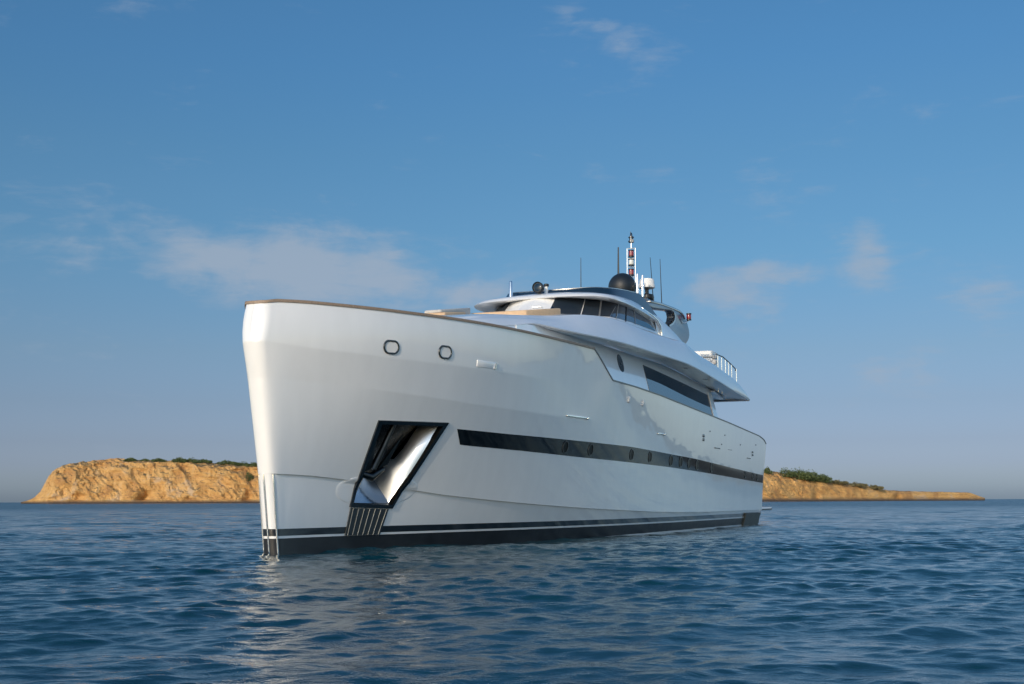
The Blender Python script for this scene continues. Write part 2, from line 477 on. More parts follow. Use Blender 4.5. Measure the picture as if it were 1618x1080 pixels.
def make_hull():
    b = MB()
    R, N = GR.shape[:2]
    full = np.concatenate([GR[:, :0:-1]*np.array([1, -1, 1]), GR], axis=1)     # starboard stern .. stem .. port stern
    b.grid(full)
    m = full.shape[1]
    top = full[-1]; bot = full[0]
    # closing faces: deck well below the rail is never seen; close with strips
    h = m//2
    F = []; V = list(full.reshape(-1, 3))
    for row in (R-1, 0):
        o = row*m
        for j in range(h):
            a, c = j, j+1; d, e_ = m-1-j, m-2-j
            if c >= e_:
                F.append((o+a, o+c, o+d)); continue
            F.append((o+a, o+c, o+e_, o+d))
    for i in range(R-1): F.append((i*m, (i+1)*m, (i+1)*m+m-1, i*m+m-1))
    o2 = len(b.v)-full.shape[0]*m
    b.f += [tuple(q+o2 for q in f) for f in F]; b.mi += [0]*len(F)
    o = b.build('hull', M['white'], yacht, smooth=24)
    # cut the anchor pocket
    c = MB(); k = 5
    def edge(P, off): return [hull_at(s, z, off) for s, z in P]
    per = [(PK[i][0]+(PK[(i+1) % 4][0]-PK[i][0])*j/k, PK[i][1]+(PK[(i+1) % 4][1]-PK[i][1])*j/k) for i in range(4) for j in range(k)]
    cx = sum(q[0] for q in per)/len(per); cz = sum(q[1] for q in per)/len(per)
    A = [hull_at(s, z, .35) for s, z in per]; B = [hull_at(s, z, -.55) for s, z in per]
    n = len(per)
    V = A+B+[hull_at(cx, cz, .35), hull_at(cx, cz, -.55)]
    F = [(i, (i+1) % n, n+(i+1) % n, n+i) for i in range(n)]+[(i, (i+1) % n, 2*n) for i in range(n)]+[(n+i, n+(i+1) % n, 2*n+1) for i in range(n)]
    c.add(V, F)
    co = c.build('pocket_cutter', M['darksteel'], yacht, smooth=0)
    md = o.modifiers.new('pocket', 'BOOLEAN'); md.operation = 'DIFFERENCE'; md.object = co; md.solver = 'EXACT'
    bpy.context.view_layer.update()
    dg = bpy.context.evaluated_depsgraph_get()
    me = bpy.data.meshes.new_from_object(o.evaluated_get(dg), depsgraph=dg)
    o.modifiers.clear()
    old = o.data; o.data = me; bpy.data.meshes.remove(old); me.name = 'hull'
    # faces from the cutter go to the dark steel slot
    me.materials.clear(); me.materials.append(M['white'])
    bpy.data.objects.remove(co)
    bm = bmesh.new(); bm.from_mesh(me)
    # drop the cutter's pocket walls and back: the pocket has its own lining
    kill = []
    for f in bm.faces:
        q = f.calc_center_median(); s, p, z = q.x, -q.y, q.z
        if 2.2 < s < 5.2 and 1.0 < z < 3.5 and p > .2:
            hp = hull_at(s, z)[1]
            if p < hp-.03: kill.append(f)
    bmesh.ops.delete(bm, geom=kill, context='FACES')
    bm.to_mesh(me); bm.free()
    me.polygons.foreach_set('use_smooth', [True]*len(me.polygons))
    me.set_sharp_from_angle(angle=RAD(24))
    return o
hull = make_hull()

def hull_patch(s0, s1, zlo, zhi, ns, nz, side=1, ends=(None, None)):
    """grid on the topsides between two heights (functions of s)"""
    P = []
    for i in range(ns+1):
        s = s0+(s1-s0)*i/ns
        row = []
        for j in range(nz+1):
            f = j/nz
            z = zlo(s)*(1-f)+zhi(s)*f
            row.append(hull_at(s+(ends[0](f)*(1-i/ns) if ends[0] else 0), z, 0, side))
        P.append(row)
    return np.array(P)

def hull_row(z, side=None, off=.004, t0=0):
    pass

def band_all_round(name, z0, z1, mat, t1, nz=2):
    """painted band round both sides and the stem at constant height, standing a few millimetres proud"""
    b = MB()
    rows = []
    for j in range(nz+1):
        z = z0+(z1-z0)*j/nz
        r = np.array([[np.interp(z, GR[:, i, 2], GR[:, i, 0]), np.interp(z, GR[:, i, 2], GR[:, i, 1]), z] for i in range(NT)])
        r = np.concatenate([r[:0:-1]*np.array([1, -1, 1]), r])
        d = np.gradient(r, axis=0); nn = np.stack([d[:, 1], -d[:, 0], 0*d[:, 0]], 1); nn /= np.linalg.norm(nn, axis=1, keepdims=True)
        if nn[-30, 1] < 0: nn = -nn
        rows.append((r, nn))
    A = np.array([r+nn*t1 for r, nn in rows]); B = np.array([r-nn*.02 for r, nn in rows])
    b.grid(np.concatenate([A, B[::-1]]), close_u=True)
    return b.build(name, mat, yacht, smooth=30)

band_all_round('antifouling', -1.1, .415, M['antifoul'], .004, 5)
band_all_round('boot_stripe', .475, .645, M['black'], .004)

# dark window band along each side, with its portholes
zt = lambda s: tab([(5.5, 3.262), (8, 3.225), (12, 3.21), (17, 3.19), (21.8, 3.09), (25.8, 3.01), (32, 2.82), (40.9, 2.60)], s)
zb = lambda s: tab([(5.5, 2.85), (6, 2.83), (12.2, 2.70), (17.1, 2.64), (21.9, 2.58), (27, 2.48), (35.4, 2.30), (40.9, 2.19)], s)
for side in (1, -1):
    b = MB()
    P = hull_patch(5.56, 40.9, zb, zt, 90, 3, side, (lambda f: .33*(1-f), None))
    b.shell(P, -.02, .006)
    band = b.build('window_band', M['band'], yacht, smooth=30)
    if side == 1: port_band = band

def hull_frame(s, z, off=0.0):
    o = hull_at(s, z, off); n = hull_n(s, z)
    a = np.cross(n, (0, 0, 1.0)); a /= np.linalg.norm(a)
    if a[0] < 0: a = -a
    u = np.cross(n, a); u = u if u[2] > 0 else -u
    return o, a, u, n

def plate_on_hull(b, s, z, outline, t0, t1):
    """outline [(along, up)...] laid on the hull at (s, z) as a thin plate"""
    o, a, u, n = hull_frame(s, z)
    k = len(outline)
    V = [o+a*x+u*y+n*t0 for x, y in outline]+[o+a*x+u*y+n*t1 for x, y in outline]
    b.add(V, [tuple(range(k)), tuple(range(2*k-1, k-1, -1))]+[(i, (i+1) % k, k+(i+1) % k, k+i) for i in range(k)])

def ring_on_hull(b, s, z, outer, inner, t0, t1):
    o, a, u, n = hull_frame(s, z); k = len(outer)
    L = [[o+a*x+u*y+n*t for x, y in pts] for pts, t in ((outer, t0), (outer, t1), (inner, t1), (inner, t0))]
    b.grid(np.array(L), close_u=True, close_v=True)

def oval(w, h, n=24, pw=2.0):
    out = []
    for i in range(n):
        t = 2*math.pi*i/n; c, s = math.cos(t), math.sin(t)
        out.append((w/2*math.copysign(abs(c)**(2/pw), c), h/2*math.copysign(abs(s)**(2/pw), s)))
    return out

def stadium(w, h, n=28):
    out = []; r = min(w, h)/2
    for i in range(n):
        t = 2*math.pi*i/n
        out.append((math.cos(t)*r+math.copysign(w/2-r, math.cos(t)), math.sin(t)*r+math.copysign(h/2-r, math.sin(t))))
    return out

PORTS = [(11.59, 2.978), (13.49, 2.963), (17.24, 2.915), (19.32, 2.899), (22.05, 2.835), (23.45, 2.823), (24.74, 2.793), (26.02, 2.76), (28.58, 2.713), (36.02, 2.543), (38.03, 2.50), (39.26, 2.471)]
for i, (s, z) in enumerate(PORTS):
    b = MB(); w, h = (.40, .40) if i < 4 else ((.46, .42) if i < 9 else (.42, .34))
    ring_on_hull(b, s, z, stadium(w, h), stadium(w-.07, h-.07), -.02, .024)
    o = b.build('porthole', M['blackplastic'], yacht, smooth=40)
    b = MB(); plate_on_hull(b, s, z, stadium(w-.06, h-.06), -.02, .009)
    b.build('pane', M['portglass'], o, smooth=0)

# fairleads: chrome oval collars with a white throat
for s, z in ((2.475, 5.167), (4.32, 5.207)):
    b = MB(); w, h = .52, .36
    ring_on_hull(b, s, z, stadium(w, h), stadium(w-.095, h-.095), -.05, .03)
    o = b.build('fairlead', M['rim'], yacht, smooth=40, bevel=.012)
    b = MB(); plate_on_hull(b, s, z, stadium(w-.085, h-.085), -.05, .010)
    b.build('fairlead_cover', M['plastic'], o, smooth=0)

# boarding recess: a shallow lidded pocket high on the topsides
b = MB()
plate_on_hull(b, 6.10, 5.045, [(-.46, -.10), (.44, -.10), (.47, .085), (-.46, .085)], -.03, .014)
o = b.build('fender_locker', M['deckwhite'], yacht, smooth=30, bevel=.012)
b = MB(); plate_on_hull(b, 6.50, 5.04, [(-.035, -.095), (.03, -.095), (.065, .075), (.0, .075)], .02, .04)
b.build('locker_latch', M['steel'], o, smooth=30)

# anchor pocket: rim, lining walls, ribbed plate below it
def pk_pt(u, v):
    """bilinear in the pocket outline: u fore to aft, v bottom to top"""
    q = [(1-u)*(1-v), u*(1-v), u*v, (1-u)*v]
    P = [PK[3], PK[2], PK[1], PK[0]]
    return sum(w*a[0] for w, a in zip(q, P)), sum(w*a[1] for w, a in zip(q, P))
def pocket_ring(e0, e1, off, n=10):
    pts = []
    per = [(j/n, 0) for j in range(n)]+[(1, j/n) for j in range(n)]+[(1-j/n, 1) for j in range(n)]+[(0, 1-j/n) for j in range(n)]
    return per
def rim_pts(grow, off, n=10):
    out = []
    W_, H_ = 1.6, 2.3
    for u, v in pocket_ring(0, 0, 0, n):
        uu = .5+(u-.5)*(1+2*grow/W_); vv = .5+(v-.5)*(1+2*grow/H_)
        s, z = pk_pt(uu, vv)
        out.append(hull_at(s, z, off))
    return out
b = MB()
b.grid(np.array([rim_pts(.055, -.03), rim_pts(.055, .045), rim_pts(-.045, .045), rim_pts(-.06, -.10)]), close_v=True)
b.build('pocket_rim', M['rim'], yacht, smooth=30)

def lining():
    T = lambda u, v, off: hull_at(*pk_pt(u, v), off)
    rim = {k: T(*k, -.015) for k in ((0, 0), (1, 0), (1, 1), (0, 1))}
    o = np.array
    # inner corners: deep in the hull and well forward, so that the aft wall looks ahead
    ib_f = T(.45, .30, -.60); ib_a = T(.76, .29, -.60); it_a = T(.83, .96, -.68); it_f = T(.20, .97, -.60)
    im_a = T(.90, .43, -.62)
    return rim, ib_f, ib_a, it_a, it_f, im_a
rim, ib_f, ib_a, it_a, it_f, im_a = lining()
def quad(b, A, B, C, D, n=4):
    A, B, C, D = map(np.array, (A, B, C, D))
    P = [[(A*(1-i/n)+B*i/n)*(1-j/n)+(D*(1-i/n)+C*i/n)*j/n for j in range(n+1)] for i in range(n+1)]
    b.grid(np.array(P))
# aft wall: a polished plate, slightly barrelled, turned so that it looks ahead and a little outward
A0, A1 = np.array(rim[(1, 0)]), np.array(rim[(1, 1)])
ev = A1-A0; EL = np.linalg.norm(ev); ev /= EL
hv = np.array((-.972, .191, .138)); nv = hv-ev*float(hv @ ev); nv /= np.linalg.norm(nv)
tv = np.cross(nv, ev); tv = tv if tv[1] < 0 else -tv
P = []
for i in range(15):
    v = i/14; row = []
    wdt = tab([(0, .92), (.28, .98), (.42, .66), (.6, .60), (.9, .60), (1, .56)], v)
    up = tab([(0, .42), (.28, .2), (.42, 0), (1, -.04)], v)
    for j in range(9):
        f = j/8
        row.append(A0+ev*(EL*v)+(tv*wdt+ev*up)*f+nv*(.13*math.sin(math.pi*v)*math.sin(math.pi*f)**.7))
    P.append(row)
P = np.array(P)
b = MB(); b.grid(P)
pocket_aft = b.build('pocket_aft_wall', M['satin'], yacht, smooth=80)
ib_a = P[0, -1]; it_a = P[-1, -1]; im_a = P[5, -1]
b = MB()
quad(b, rim[(0, 0)], rim[(1, 0)], ib_a, ib_f)
b.build('pocket_floor', M['floorsteel'], yacht, smooth=30)
b = MB()
quad(b, rim[(0, 1)], rim[(0, 0)], ib_f, it_f)
quad(b, rim[(0, 1)], rim[(1, 1)], it_a, it_f)
quad(b, it_f, it_a, ib_a, ib_f)
quad(b, it_a, im_a, ib_a, ib_a, 3)
b.build('pocket_lining', M['lining'], yacht, smooth=30)

# ribbed plate below the pocket, down to the boot stripe
PL = [(2.60, 1.13), (4.00, 1.09), (3.91, .43), (2.58, .43)]
b = MB(); P = []
for i in range(13):
    u = i/12; row = []
    for j in range(7):
        v = j/6
        s = (PL[3][0]*(1-u)+PL[2][0]*u)*(1-v)+(PL[0][0]*(1-u)+PL[1][0]*u)*v
        z = (PL[3][1]*(1-u)+PL[2][1]*u)*(1-v)+(PL[0][1]*(1-u)+PL[1][1]*u)*v
        row.append(hull_at(s, z))
    P.append(row)
b.shell(np.array(P), -.03, .03)
chafe = b.build('chafe_plate', M['plate'], yacht, smooth=30)
b = MB()
for i in range(7):
    u = .06+i*.88/6
    q = []
    for v in (0, .33, .66, 1):
        s = (PL[3][0]*(1-u)+PL[2][0]*u)*(1-v)+(PL[0][0]*(1-u)+PL[1][0]*u)*v
        z = (PL[3][1]*(1-u)+PL[2][1]*u)*(1-v)+(PL[0][1]*(1-u)+PL[1][1]*u)*v
        q.append(hull_at(s, z, .036))
    b.tube(q, .010, 8)
b.build('rib', M['ribsteel'], chafe, smooth=60)

# white bosses that fair the pocket foot into the lower knuckle, one each side of it
def boss(fore):
    P = []; zc, hz, sc_, hs = 1.58, .40, 3.3, (1.42 if fore else 1.60)
    for i in range(17):
        y = -1+2*i/16
        z = zc+hz*y*.995
        v = (z-1.18)/(3.33-1.18)
        inner = PK[3][0]+(PK[0][0]-PK[3][0])*v-.02 if fore else PK[2][0]+(PK[1][0]-PK[2][0])*v+.02
        w_ = hs*math.sqrt(max(0, 1-(abs(y)**2.4)))*1.0
        outer = min(sc_-w_, inner-.01) if fore else max(sc_+w_, inner+.01)
        row = []
        for j in range(13):
            f = j/12
            s_ = outer+(inner-outer)*f
            edge = min(1, f*3.5)*min(1, (1-abs(y))*3.2)
            off = -.012+.021*(1-(1-edge)**2)
            row.append(hull_at(s_, z, off))
        P.append(row)
    b = MB(); b.grid(np.array(P))
    return b.build('pocket_fairing', M['white'], yacht, smooth=50)
boss(True); boss(False)

# stem guards: three steel half-rounds down the stem
for p in (-.19, 0.0, .19):
    b = MB(); q = []
    for i in range(15):
        z = 1.95-(1.95+.35)*i/14
        r = [(np.interp(z, GR[:, j, 2], GR[:, j, 0]), np.interp(z, GR[:, j, 2], GR[:, j, 1])) for j in range(0, 40)]
        s = np.interp(abs(p), [a[1] for a in r], [a[0] for a in r])
        q.append((s-.008, p*1.03, z))
    b.tube(q, [.012]+[.024]*14, 10)
    b.build('stem_guard', M['steel'], yacht, smooth=60)

# cap rail: teak forward of the step, dark metal aft
def cap(i0, i1, w, h, mat, name, lap=.035):
    for side in ((1, -1) if i0 > 0 else (0,)):
        r = LR[i0:i1+1]
        if side == 0: r = np.concatenate([LR[i1:0:-1]*np.array([1, -1, 1]), LR[:i1+1]])
        elif side == -1: r = r*np.array([1, -1, 1])
        d = np.gradient(r, axis=0); nn = np.stack([d[:, 1], -d[:, 0], 0*d[:, 0]], 1); nn /= np.linalg.norm(nn, axis=1, keepdims=True)
        ref = r[-1] if side != -1 else r[-1]
        if nn[-1, 1]*ref[1] < 0: nn = -nn
        z = np.array([0, 0, 1.0])
        L = [r+nn*lap-z*h*.35, r+nn*lap+z*h*.55, r+nn*(lap-.015)+z*h*.65, r-nn*(w-lap)+z*h*.65, r-nn*(w-lap)-z*h*.35]
        b = MB(); b.grid(np.array(L), close_u=True)
        for e_ in (0, -1):
            b.add([l[e_] for l in L], [(0, 1, 2, 3, 4)])
        b.build(name, mat, yacht, smooth=40)
IB = int(np.argmin(abs(LR[:, 0]-12.75)))
cap(0, IB, .22, .068, M['teak'], 'teak_cap_rail')
cap(IB, NT-1, .16, .05, M['gasket'], 'bulwark_cap', .02)

# small fittings on the topsides
def fitting(name, s, z, w, h, t, mat, round_=True):
    b = MB(); plate_on_hull(b, s, z, stadium(w, h, 20) if round_ else [(-w/2, -h/2), (w/2, -h/2), (w/2, h/2), (-w/2, h/2)], -.02, t)
    return b.build(name, mat, yacht, smooth=40, bevel=.006 if not round_ else .008)
for s, z in ((16.27, 4.80), (17.88, 4.79)):
    b = MB(); plate_on_hull(b, s, z, [(-.075, -.11), (.075, -.11), (.05, .10), (-.05, .10)], -.02, .07)
    b.build('courtesy_light', M['plastic'], yacht, smooth=30, bevel=.02)
for s, z, w in ((12.05, 3.945, 1.65), (20.45, 3.80, .95)):
    fitting('rubbing_bar', s, z, w, .05, .045, M['steel'])
    fitting('bar_end', s+w/2-.06, z, .13, .09, .06, M['steel'])
fitting('drain_vent', 26.93, 4.02, .26, .13, .03, M['rim']); fitting('drain_vent', 26.95, 3.86, .26, .13, .03, M['rim'])
fitting('drain_vent', 37.77, 3.70, .30, .10, .03, M['rim']); fitting('drain_vent', 37.80, 3.56, .30, .10, .03, M['rim'])
fitting('scupper', 29.54, 3.60, 1.1, .055, .02, M['rim'], False)
fitting('scupper', 36.8, 3.37, .95, .05, .02, M['rim'], False)
fitting('discharge_port', 32.2, 3.62, .9, .02, .012, M['rim'], False)
for s, z in ((28.05, 4.27), (31.0, 4.24), (30.4, 3.80), (34.6, 3.95), (38.6, 4.1)):
    fitting('deck_drain', s, z, .12, .06, .02, M['rim'])

# superstructure ----------------------------------------------------------------
EDGE = [  # s, centre height, base of wheelhouse (p, z), shoulder E (p, z), lip L (p, z)
    (3.6, 6.06, .5, 6.05, .9, 6.03, 1.3, 5.92),
    (4.4, 6.18, .9, 6.16, 1.5, 6.12, 1.85, 5.98),
    (5.5, 6.36, 1.3, 6.33, 1.98, 6.27, 2.3, 6.06),
    (7.0, 6.62, 1.5, 6.59, 2.28, 6.53, 2.6, 6.24),
    (8.8, 6.92, 1.7, 6.87, 2.43, 6.78, 2.80, 6.45),
    (10., 7.08, 1.8, 7.02, 2.48, 6.92, 2.95, 6.64),
    (11.2, 7.2, 1.9, 7.14, 2.58, 7.08, 3.28, 6.62),
    (12.5, 7.32, 2.0, 7.30, 2.75, 7.25, 3.50, 6.63),
    (14.2, 7.52, 2.2, 7.56, 3.02, 7.49, 3.70, 6.67),
    (16.4, 7.85, 2.45, 7.80, 3.28, 7.68, 3.83, 6.73),
    (18.1, 7.95, 2.6, 7.93, 3.46, 7.69, 3.91, 6.74),
    (20.5, 8.0, 2.8, 7.98, 3.58, 7.66, 3.97, 6.76),
    (23.7, 8.0, 2.95, 8.0, 3.64, 7.74, 4.0, 6.81),
    (25.5, 7.9, 3.0, 7.95, 3.66, 7.82, 4.0, 6.79),
    (27.5, 7.6, 3.2, 7.65, 3.68, 7.60, 4.0, 6.72),
    (30.6, 7.38, 3.3, 7.40, 3.72, 7.42, 3.99, 6.57),
    (32.4, 7.22, 3.35, 7.25, 3.76, 7.26, 3.97, 6.48),
    (34.4, 7.02, 3.4, 7.06, 3.80, 7.08, 3.95, 6.39),
    (36.4, 6.65, 3.5, 6.66, 3.85, 6.67, 3.92, 6.31),
    (37.4, 6.34, 3.6, 6.32, 3.84, 6.30, 3.90, 6.27)]
ED = np.array(EDGE)
def smooth_table(T, n=4):
    """Catmull-Rom through the rows of a table"""
    E = np.vstack([2*T[0]-T[1], T, 2*T[-1]-T[-2]]); out = []
    for i in range(1, len(E)-2):
        a, b_, c, d = E[i-1], E[i], E[i+1], E[i+2]
        # non-uniform tangents along s
        m1 = (c-a)/(c[0]-a[0]); m2 = (d-b_)/(d[0]-b_[0]); hh = c[0]-b_[0]
        for k in range(n):
            t = k/n
            out.append((2*t**3-3*t**2+1)*b_+(t**3-2*t**2+t)*hh*m1+(-2*t**3+3*t**2)*c+(t**3-t**2)*hh*m2)
    out.append(T[-1]); out = np.array(out); return out
EDS = smooth_table(ED)
house_top_p = lambda s: tab([(8.8, 2.82), (10, 2.9), (12, 2.93), (16, 2.98), (40, 2.98)], s)
def aft_bulge(s, p): return s+max(0, min(1, (s-34)/3.4))*1.1*(1-(abs(p)/3.9)**2)

def make_upper():
    b = MB(); rows = []
    for r in EDS:
        s, zc, pw, zw, pe, ze, pl, zl = r
        sec = [(0, zc), (pw*.5, zc*.75+zw*.25), (pw, zw), (pw*.45+pe*.55, zw*.42+ze*.58+.02), (pe-.06, ze+.012), (pe+.015, ze-.05)]
        for f in (.25, .5, .75): sec.append((pe+(pl-pe)*f+.05*math.sin(math.pi*f), ze+(zl-ze)*f+.02*math.sin(math.pi*f)))
        sec += [(pl, zl+.035), (pl-.02, zl)]
        if s < 10: sec += [(pl-.005, zl-.01), (pl+.03, zl-.2), (pl+.06, 5.2)]
        else:
            ph = min(house_top_p(s), pl-.03); w_ = min(1, (s-10)/3)
            sec += [(pl-.06-.1*w_, zl+.012), (ph+(pl-ph)*.25, zl+.05*w_+.01), (ph-.1, zl+.01+.05*w_)]
        rows.append([(s, p, z) for p, z in sec])
    half = np.array(rows)
    full = np.concatenate([half[:, :0:-1]*np.array([1, -1, 1]), half], axis=1)
    for i in range(full.shape[0]):
        for j in range(full.shape[1]): full[i, j, 0] = aft_bulge(full[i, j, 0], full[i, j, 1])
    b.grid(full)
    m = full.shape[1]
    # soffit between the house walls and the aft and fore ends
    n = full.shape[0]
    o2 = len(b.v)-n*m
    b.f += [(o2+i*m, o2+(i+1)*m, o2+(i+1)*m+m-1, o2+i*m+m-1) for i in range(n-1)]; b.mi += [0]*(n-1)
    h = m//2
    for row in (0, n-1):
        for j in range(h):
            a, c, d, e_ = row*m+j, row*m+j+1, row*m+m-1-j, row*m+m-2-j
            b.f.append(tuple(q+o2 for q in ((a, c, e_, d) if c < e_ else (a, c, d)))); b.mi.append(0)
    return b.build('upper_deck', M['deckwhite'], yacht, smooth=32)
upper = make_upper()
zlip = lambda s: float(np.interp(s, EDS[:, 0], EDS[:, 7]))

# main deck house: walls lean inward
def house_pt(s, z, side=1, off=0):
    pt = house_top_p(s); zt_ = zlip(s)
    p = pt+.235*(zt_-z)*min(1, max(.05, (s-10)/3))+off
    return (s, p*side, z)
for side in (1, -1):
    b = MB()
    S = np.linspace(8.82, 33.2, 60)
    P = np.array([[house_pt(s if s < 33.1 else 33.2-.35*(j/5), 4.6+(zlip(s)+.02-4.6)*j/5, side) for j in range(6)] for s in S])
    b.shell(P, -.12, 0)
    w_ = b.build('house_wall', M['deckwhite'], yacht, smooth=30)
    if side == 1: house = w_
# long saloon window, oval door light, pilaster
b = MB()
S = np.linspace(21.3, 32.3, 40)
zt2 = lambda s: tab([(21.3, 6.52), (33, 6.12)], s)
P = np.array([[house_pt(s+(.12*(1-j/6)**2 if i == 0 else 0), 5.0+(zt2(s)-5.0)*j/6) for j in range(7)] for i, s in enumerate(S)])
b.shell(P, -.02, .012)
b.build('saloon_window', M['glass'], house, smooth=30)
b = MB()
P = []
for r in np.linspace(0, 1, 4):
    P.append([house_pt(18.25+.34*r*math.cos(t), 6.28+.33*r*math.sin(t)) for t in np.linspace(0, 2*math.pi, 25)])
b.shell(np.array(P), -.02, .01)
b.build('oval_window', M['glass'], house, smooth=30)
b = MB()
P = np.array([[house_pt(s, 4.9+(zt2(s)+.1-4.9)*j/4) for j in range(5)] for s in (31.95, 32.12, 32.3)])
b.shell(P, -.02, .05)
b.build('pilaster', M['deckwhite'], house, smooth=30)
# soffit fittings
for s in (15.6, 19.0, 22.5, 26.0, 29.5):
    b = MB(); z0 = zlip(s)+.055
    b.lathe((s, 3.52, z0-.03), [(.075, 0), (.075, .04)], 16)
    b.build('soffit_light', M['plastic'], yacht, smooth=30)
b = MB(); b.slab([(17.0, 3.35), (18.6, 3.35), (18.6, 3.66), (17.0, 3.66)], lambda s, p: zlip(s)+.035, lambda s, p: zlip(s)+.075)
b.build('soffit_panel', M['deckwhite'], yacht, smooth=30, bevel=.01)
b = MB(); b.slab([(32.6, 2.7), (36.0, 2.6), (36.2, 2.9), (33.0, 3.1)], lambda s, p: zlip(s)-.06, lambda s, p: zlip(s)+.03)
b.build('soffit_fairing', M['deckwhite'], yacht, smooth=30, bevel=.02)

# wheelhouse ---------------------------------------------------------------------
WB = np.array([(16.6, 0), (16.75, .5), (17.1, 1.0), (17.7, 1.6), (18.35, 2.2), (18.85, 2.52), (19.6, 2.64), (21, 2.70), (24.2, 2.70), (25.3, 2.70)])
WT = np.array([(17.75, 0), (17.85, .45), (18.15, .95), (18.62, 1.5), (19.15, 2.02), (19.75, 2.36), (20.4, 2.46), (21.6, 2.5), (23.9, 2.5), (25.2, 2.5)])
WZB = np.array([7.95, 7.95, 7.97, 7.99, 8.01, 8.03, 8.05, 8.1, 8.17, 8.2])
WZT = np.array([8.80, 8.80, 8.80, 8.80, 8.79, 8.78, 8.77, 8.74, 8.66, 8.62])
def wh(u, v, side=1):
    """u in 0..9 along the plan, v 0 at the sill .. 1 under the brow"""
    k = np.arange(len(WB))
    f = lambda c: np.interp(u, k, c)
    s = f(WB[:, 0])*(1-v)+f(WT[:, 0])*v; p = f(WB[:, 1])*(1-v)+f(WT[:, 1])*v
    z = f(WZB)*(1-v)+f(WZT)*v
    return np.array((s, p*side, z))
b = MB()
U = np.linspace(-9, 9, 109)
b.grid(np.array([[wh(abs(u), v, 1 if u >= 0 else -1) for v in (-.5, 0, .25, .5, .75, 1.05)] for u in U]))
wheel = b.build('wheelhouse', M['deckwhite'], yacht, smooth=28)
def pane(u0, u1, v0, v1, side=1, n=10, name='windscreen_pane', mat=None, t=.014, sl=0.0):
    b = MB()
    P = np.array([[wh(u0+(u1-u0)*i/n+sl*(v), v0+(v1-v0)*v, side) for v in np.linspace(0, 1, 6)] for i in range(n+1)])
    b.shell(P, -.02, t)
    return b.build(name, mat or M['glass'], wheel, smooth=30)
for side in (1, -1):
    pane(1.5 if side > 0 else 2.6, 3.15, .10, .97, side)
    pane(3.2, 4.05, .08, .97, side, 6)
    pane(4.15, 5.55, .07, .97, side, 8)
    pane(5.65, 6.45, .07, .96, side, 6, 'side_window')
    pane(6.5, 7.12, .07, .95, side, 6, 'side_window')
    pane(7.17, 8.15, .07, .94, side, 6, 'side_window')
    for u0 in (4.10, 5.60, 6.475, 7.145):
        b = MB(); b.tube([wh(u0, v, side)+np.array([-.01, .02*side, 0]) for v in (.03, .5, 1.0)], .024, 8)
        b.build('mullion', M['steel'] if u0 != 6.475 else M['blackplastic'], wheel, smooth=60)
    # wiper
    b = MB(); b.tube([wh(4.9, .05, side)+np.array([-.02, .03*side, 0]), wh(5.25, .72, side)+np.array([-.02, .04*side, 0])], .012, 6)
    b.build('wiper', M['steel'], wheel, smooth=60)
# grab rail on the white centre panel
b = MB()
q = [wh(.25, .44), wh(.25, .44)+np.array([-.09, .0, .0]), wh(.92, .44)+np.array([-.09, .02, 0]), wh(.92, .44)]
b.tube(q, .02, 8); b.build('grab_rail', M['steel'], wheel, smooth=60)

# brow and roof: lip ring (z low), shoulder ring, crown
LIP = [(17.62, 0, 8.72), (17.6, .5, 8.72), (17.6, 1.05, 8.71), (17.65, 1.65, 8.70), (17.76, 2.2, 8.69), (18.1, 2.62, 8.67), (18.8, 2.83, 8.66), (20.2, 2.87, 8.69), (22.3, 2.80, 8.70), (24.0, 2.70, 8.69), (25.3, 2.64, 8.64)]
SHO = [(18.36, 0, 9.03), (18.36, .5, 9.03), (18.4, 1.05, 9.02), (18.5, 1.5, 9.01), (18.7, 1.98, 8.99), (19.1, 2.36, 8.97), (19.7, 2.56, 8.97), (20.8, 2.64, 9.0), (22.4, 2.60, 9.02), (24.1, 2.48, 8.98), (25.45, 2.44, 8.88)]
INN = [(17.9, 0, 8.77), (17.95, .45, 8.77), (18.15, .95, 8.77), (18.5, 1.5, 8.76), (19.0, 2.0, 8.75), (19.6, 2.3, 8.74), (20.4, 2.42, 8.73), (21.6, 2.46, 8.72), (22.5, 2.47, 8.70), (24, 2.46, 8.66), (25.3, 2.44, 8.62)]
def ring_curve(T, n=5):
    T = np.array(T, float); E = np.vstack([T[1]*np.array([1, -1, 1]), T, 2*T[-1]-T[-2]]); out = []
    for i in range(1, len(E)-2):
        a, b_, c, d = E[i-1:i+3]
        for k in range(n):
            t = k/n
            out.append(.5*((2*b_)+(-a+c)*t+(2*a-5*b_+4*c-d)*t*t+(-a+3*b_-3*c+d)*t**3))
    out.append(T[-1])
    return np.array(out)
lipc, shoc = ring_curve(LIP), ring_curve(SHO)
b = MB()
inn = ring_curve(INN)
cr = shoc*np.array([1, .5, 1])+np.array([1.0, 0, .07]); cr[:, 0] = np.minimum(cr[:, 0], 25.4)
low = lipc*.75+shoc*.25+np.array([-.10, 0, .05]); low[:, 1] *= 1.012
mid = lipc*.4+shoc*.6+np.array([-.05, 0, .035])
edge_lo = lipc+np.array([0, 0, .012])
half = np.array([inn, lipc+np.array([.05, 0, -.005]), lipc+np.array([-.02, 0, .02]), low, mid, shoc, cr, cr*np.array([1, 0, 1])])
full = np.concatenate([half[:, :0:-1]*np.array([1, -1, 1]), half], axis=1)
b.grid(full)
b.build('wheelhouse_roof', M['deckwhite'], yacht, smooth=40)
# polished frame that drops from the roof edge behind the side windows
for side in (1, -1):
    b = MB()
    b.tube([(22.4, 2.70*side, 8.86), (24.0, 2.66*side, 8.80), (24.7, 2.65*side, 8.72), (25.05, 2.68*side, 8.52), (25.12, 2.74*side, 8.22), (25.1, 2.76*side, 8.02)], [.05, .06, .07, .075, .07, .05], 10)
    b.build('roof_pillar', M['steel'], wheel, smooth=60)

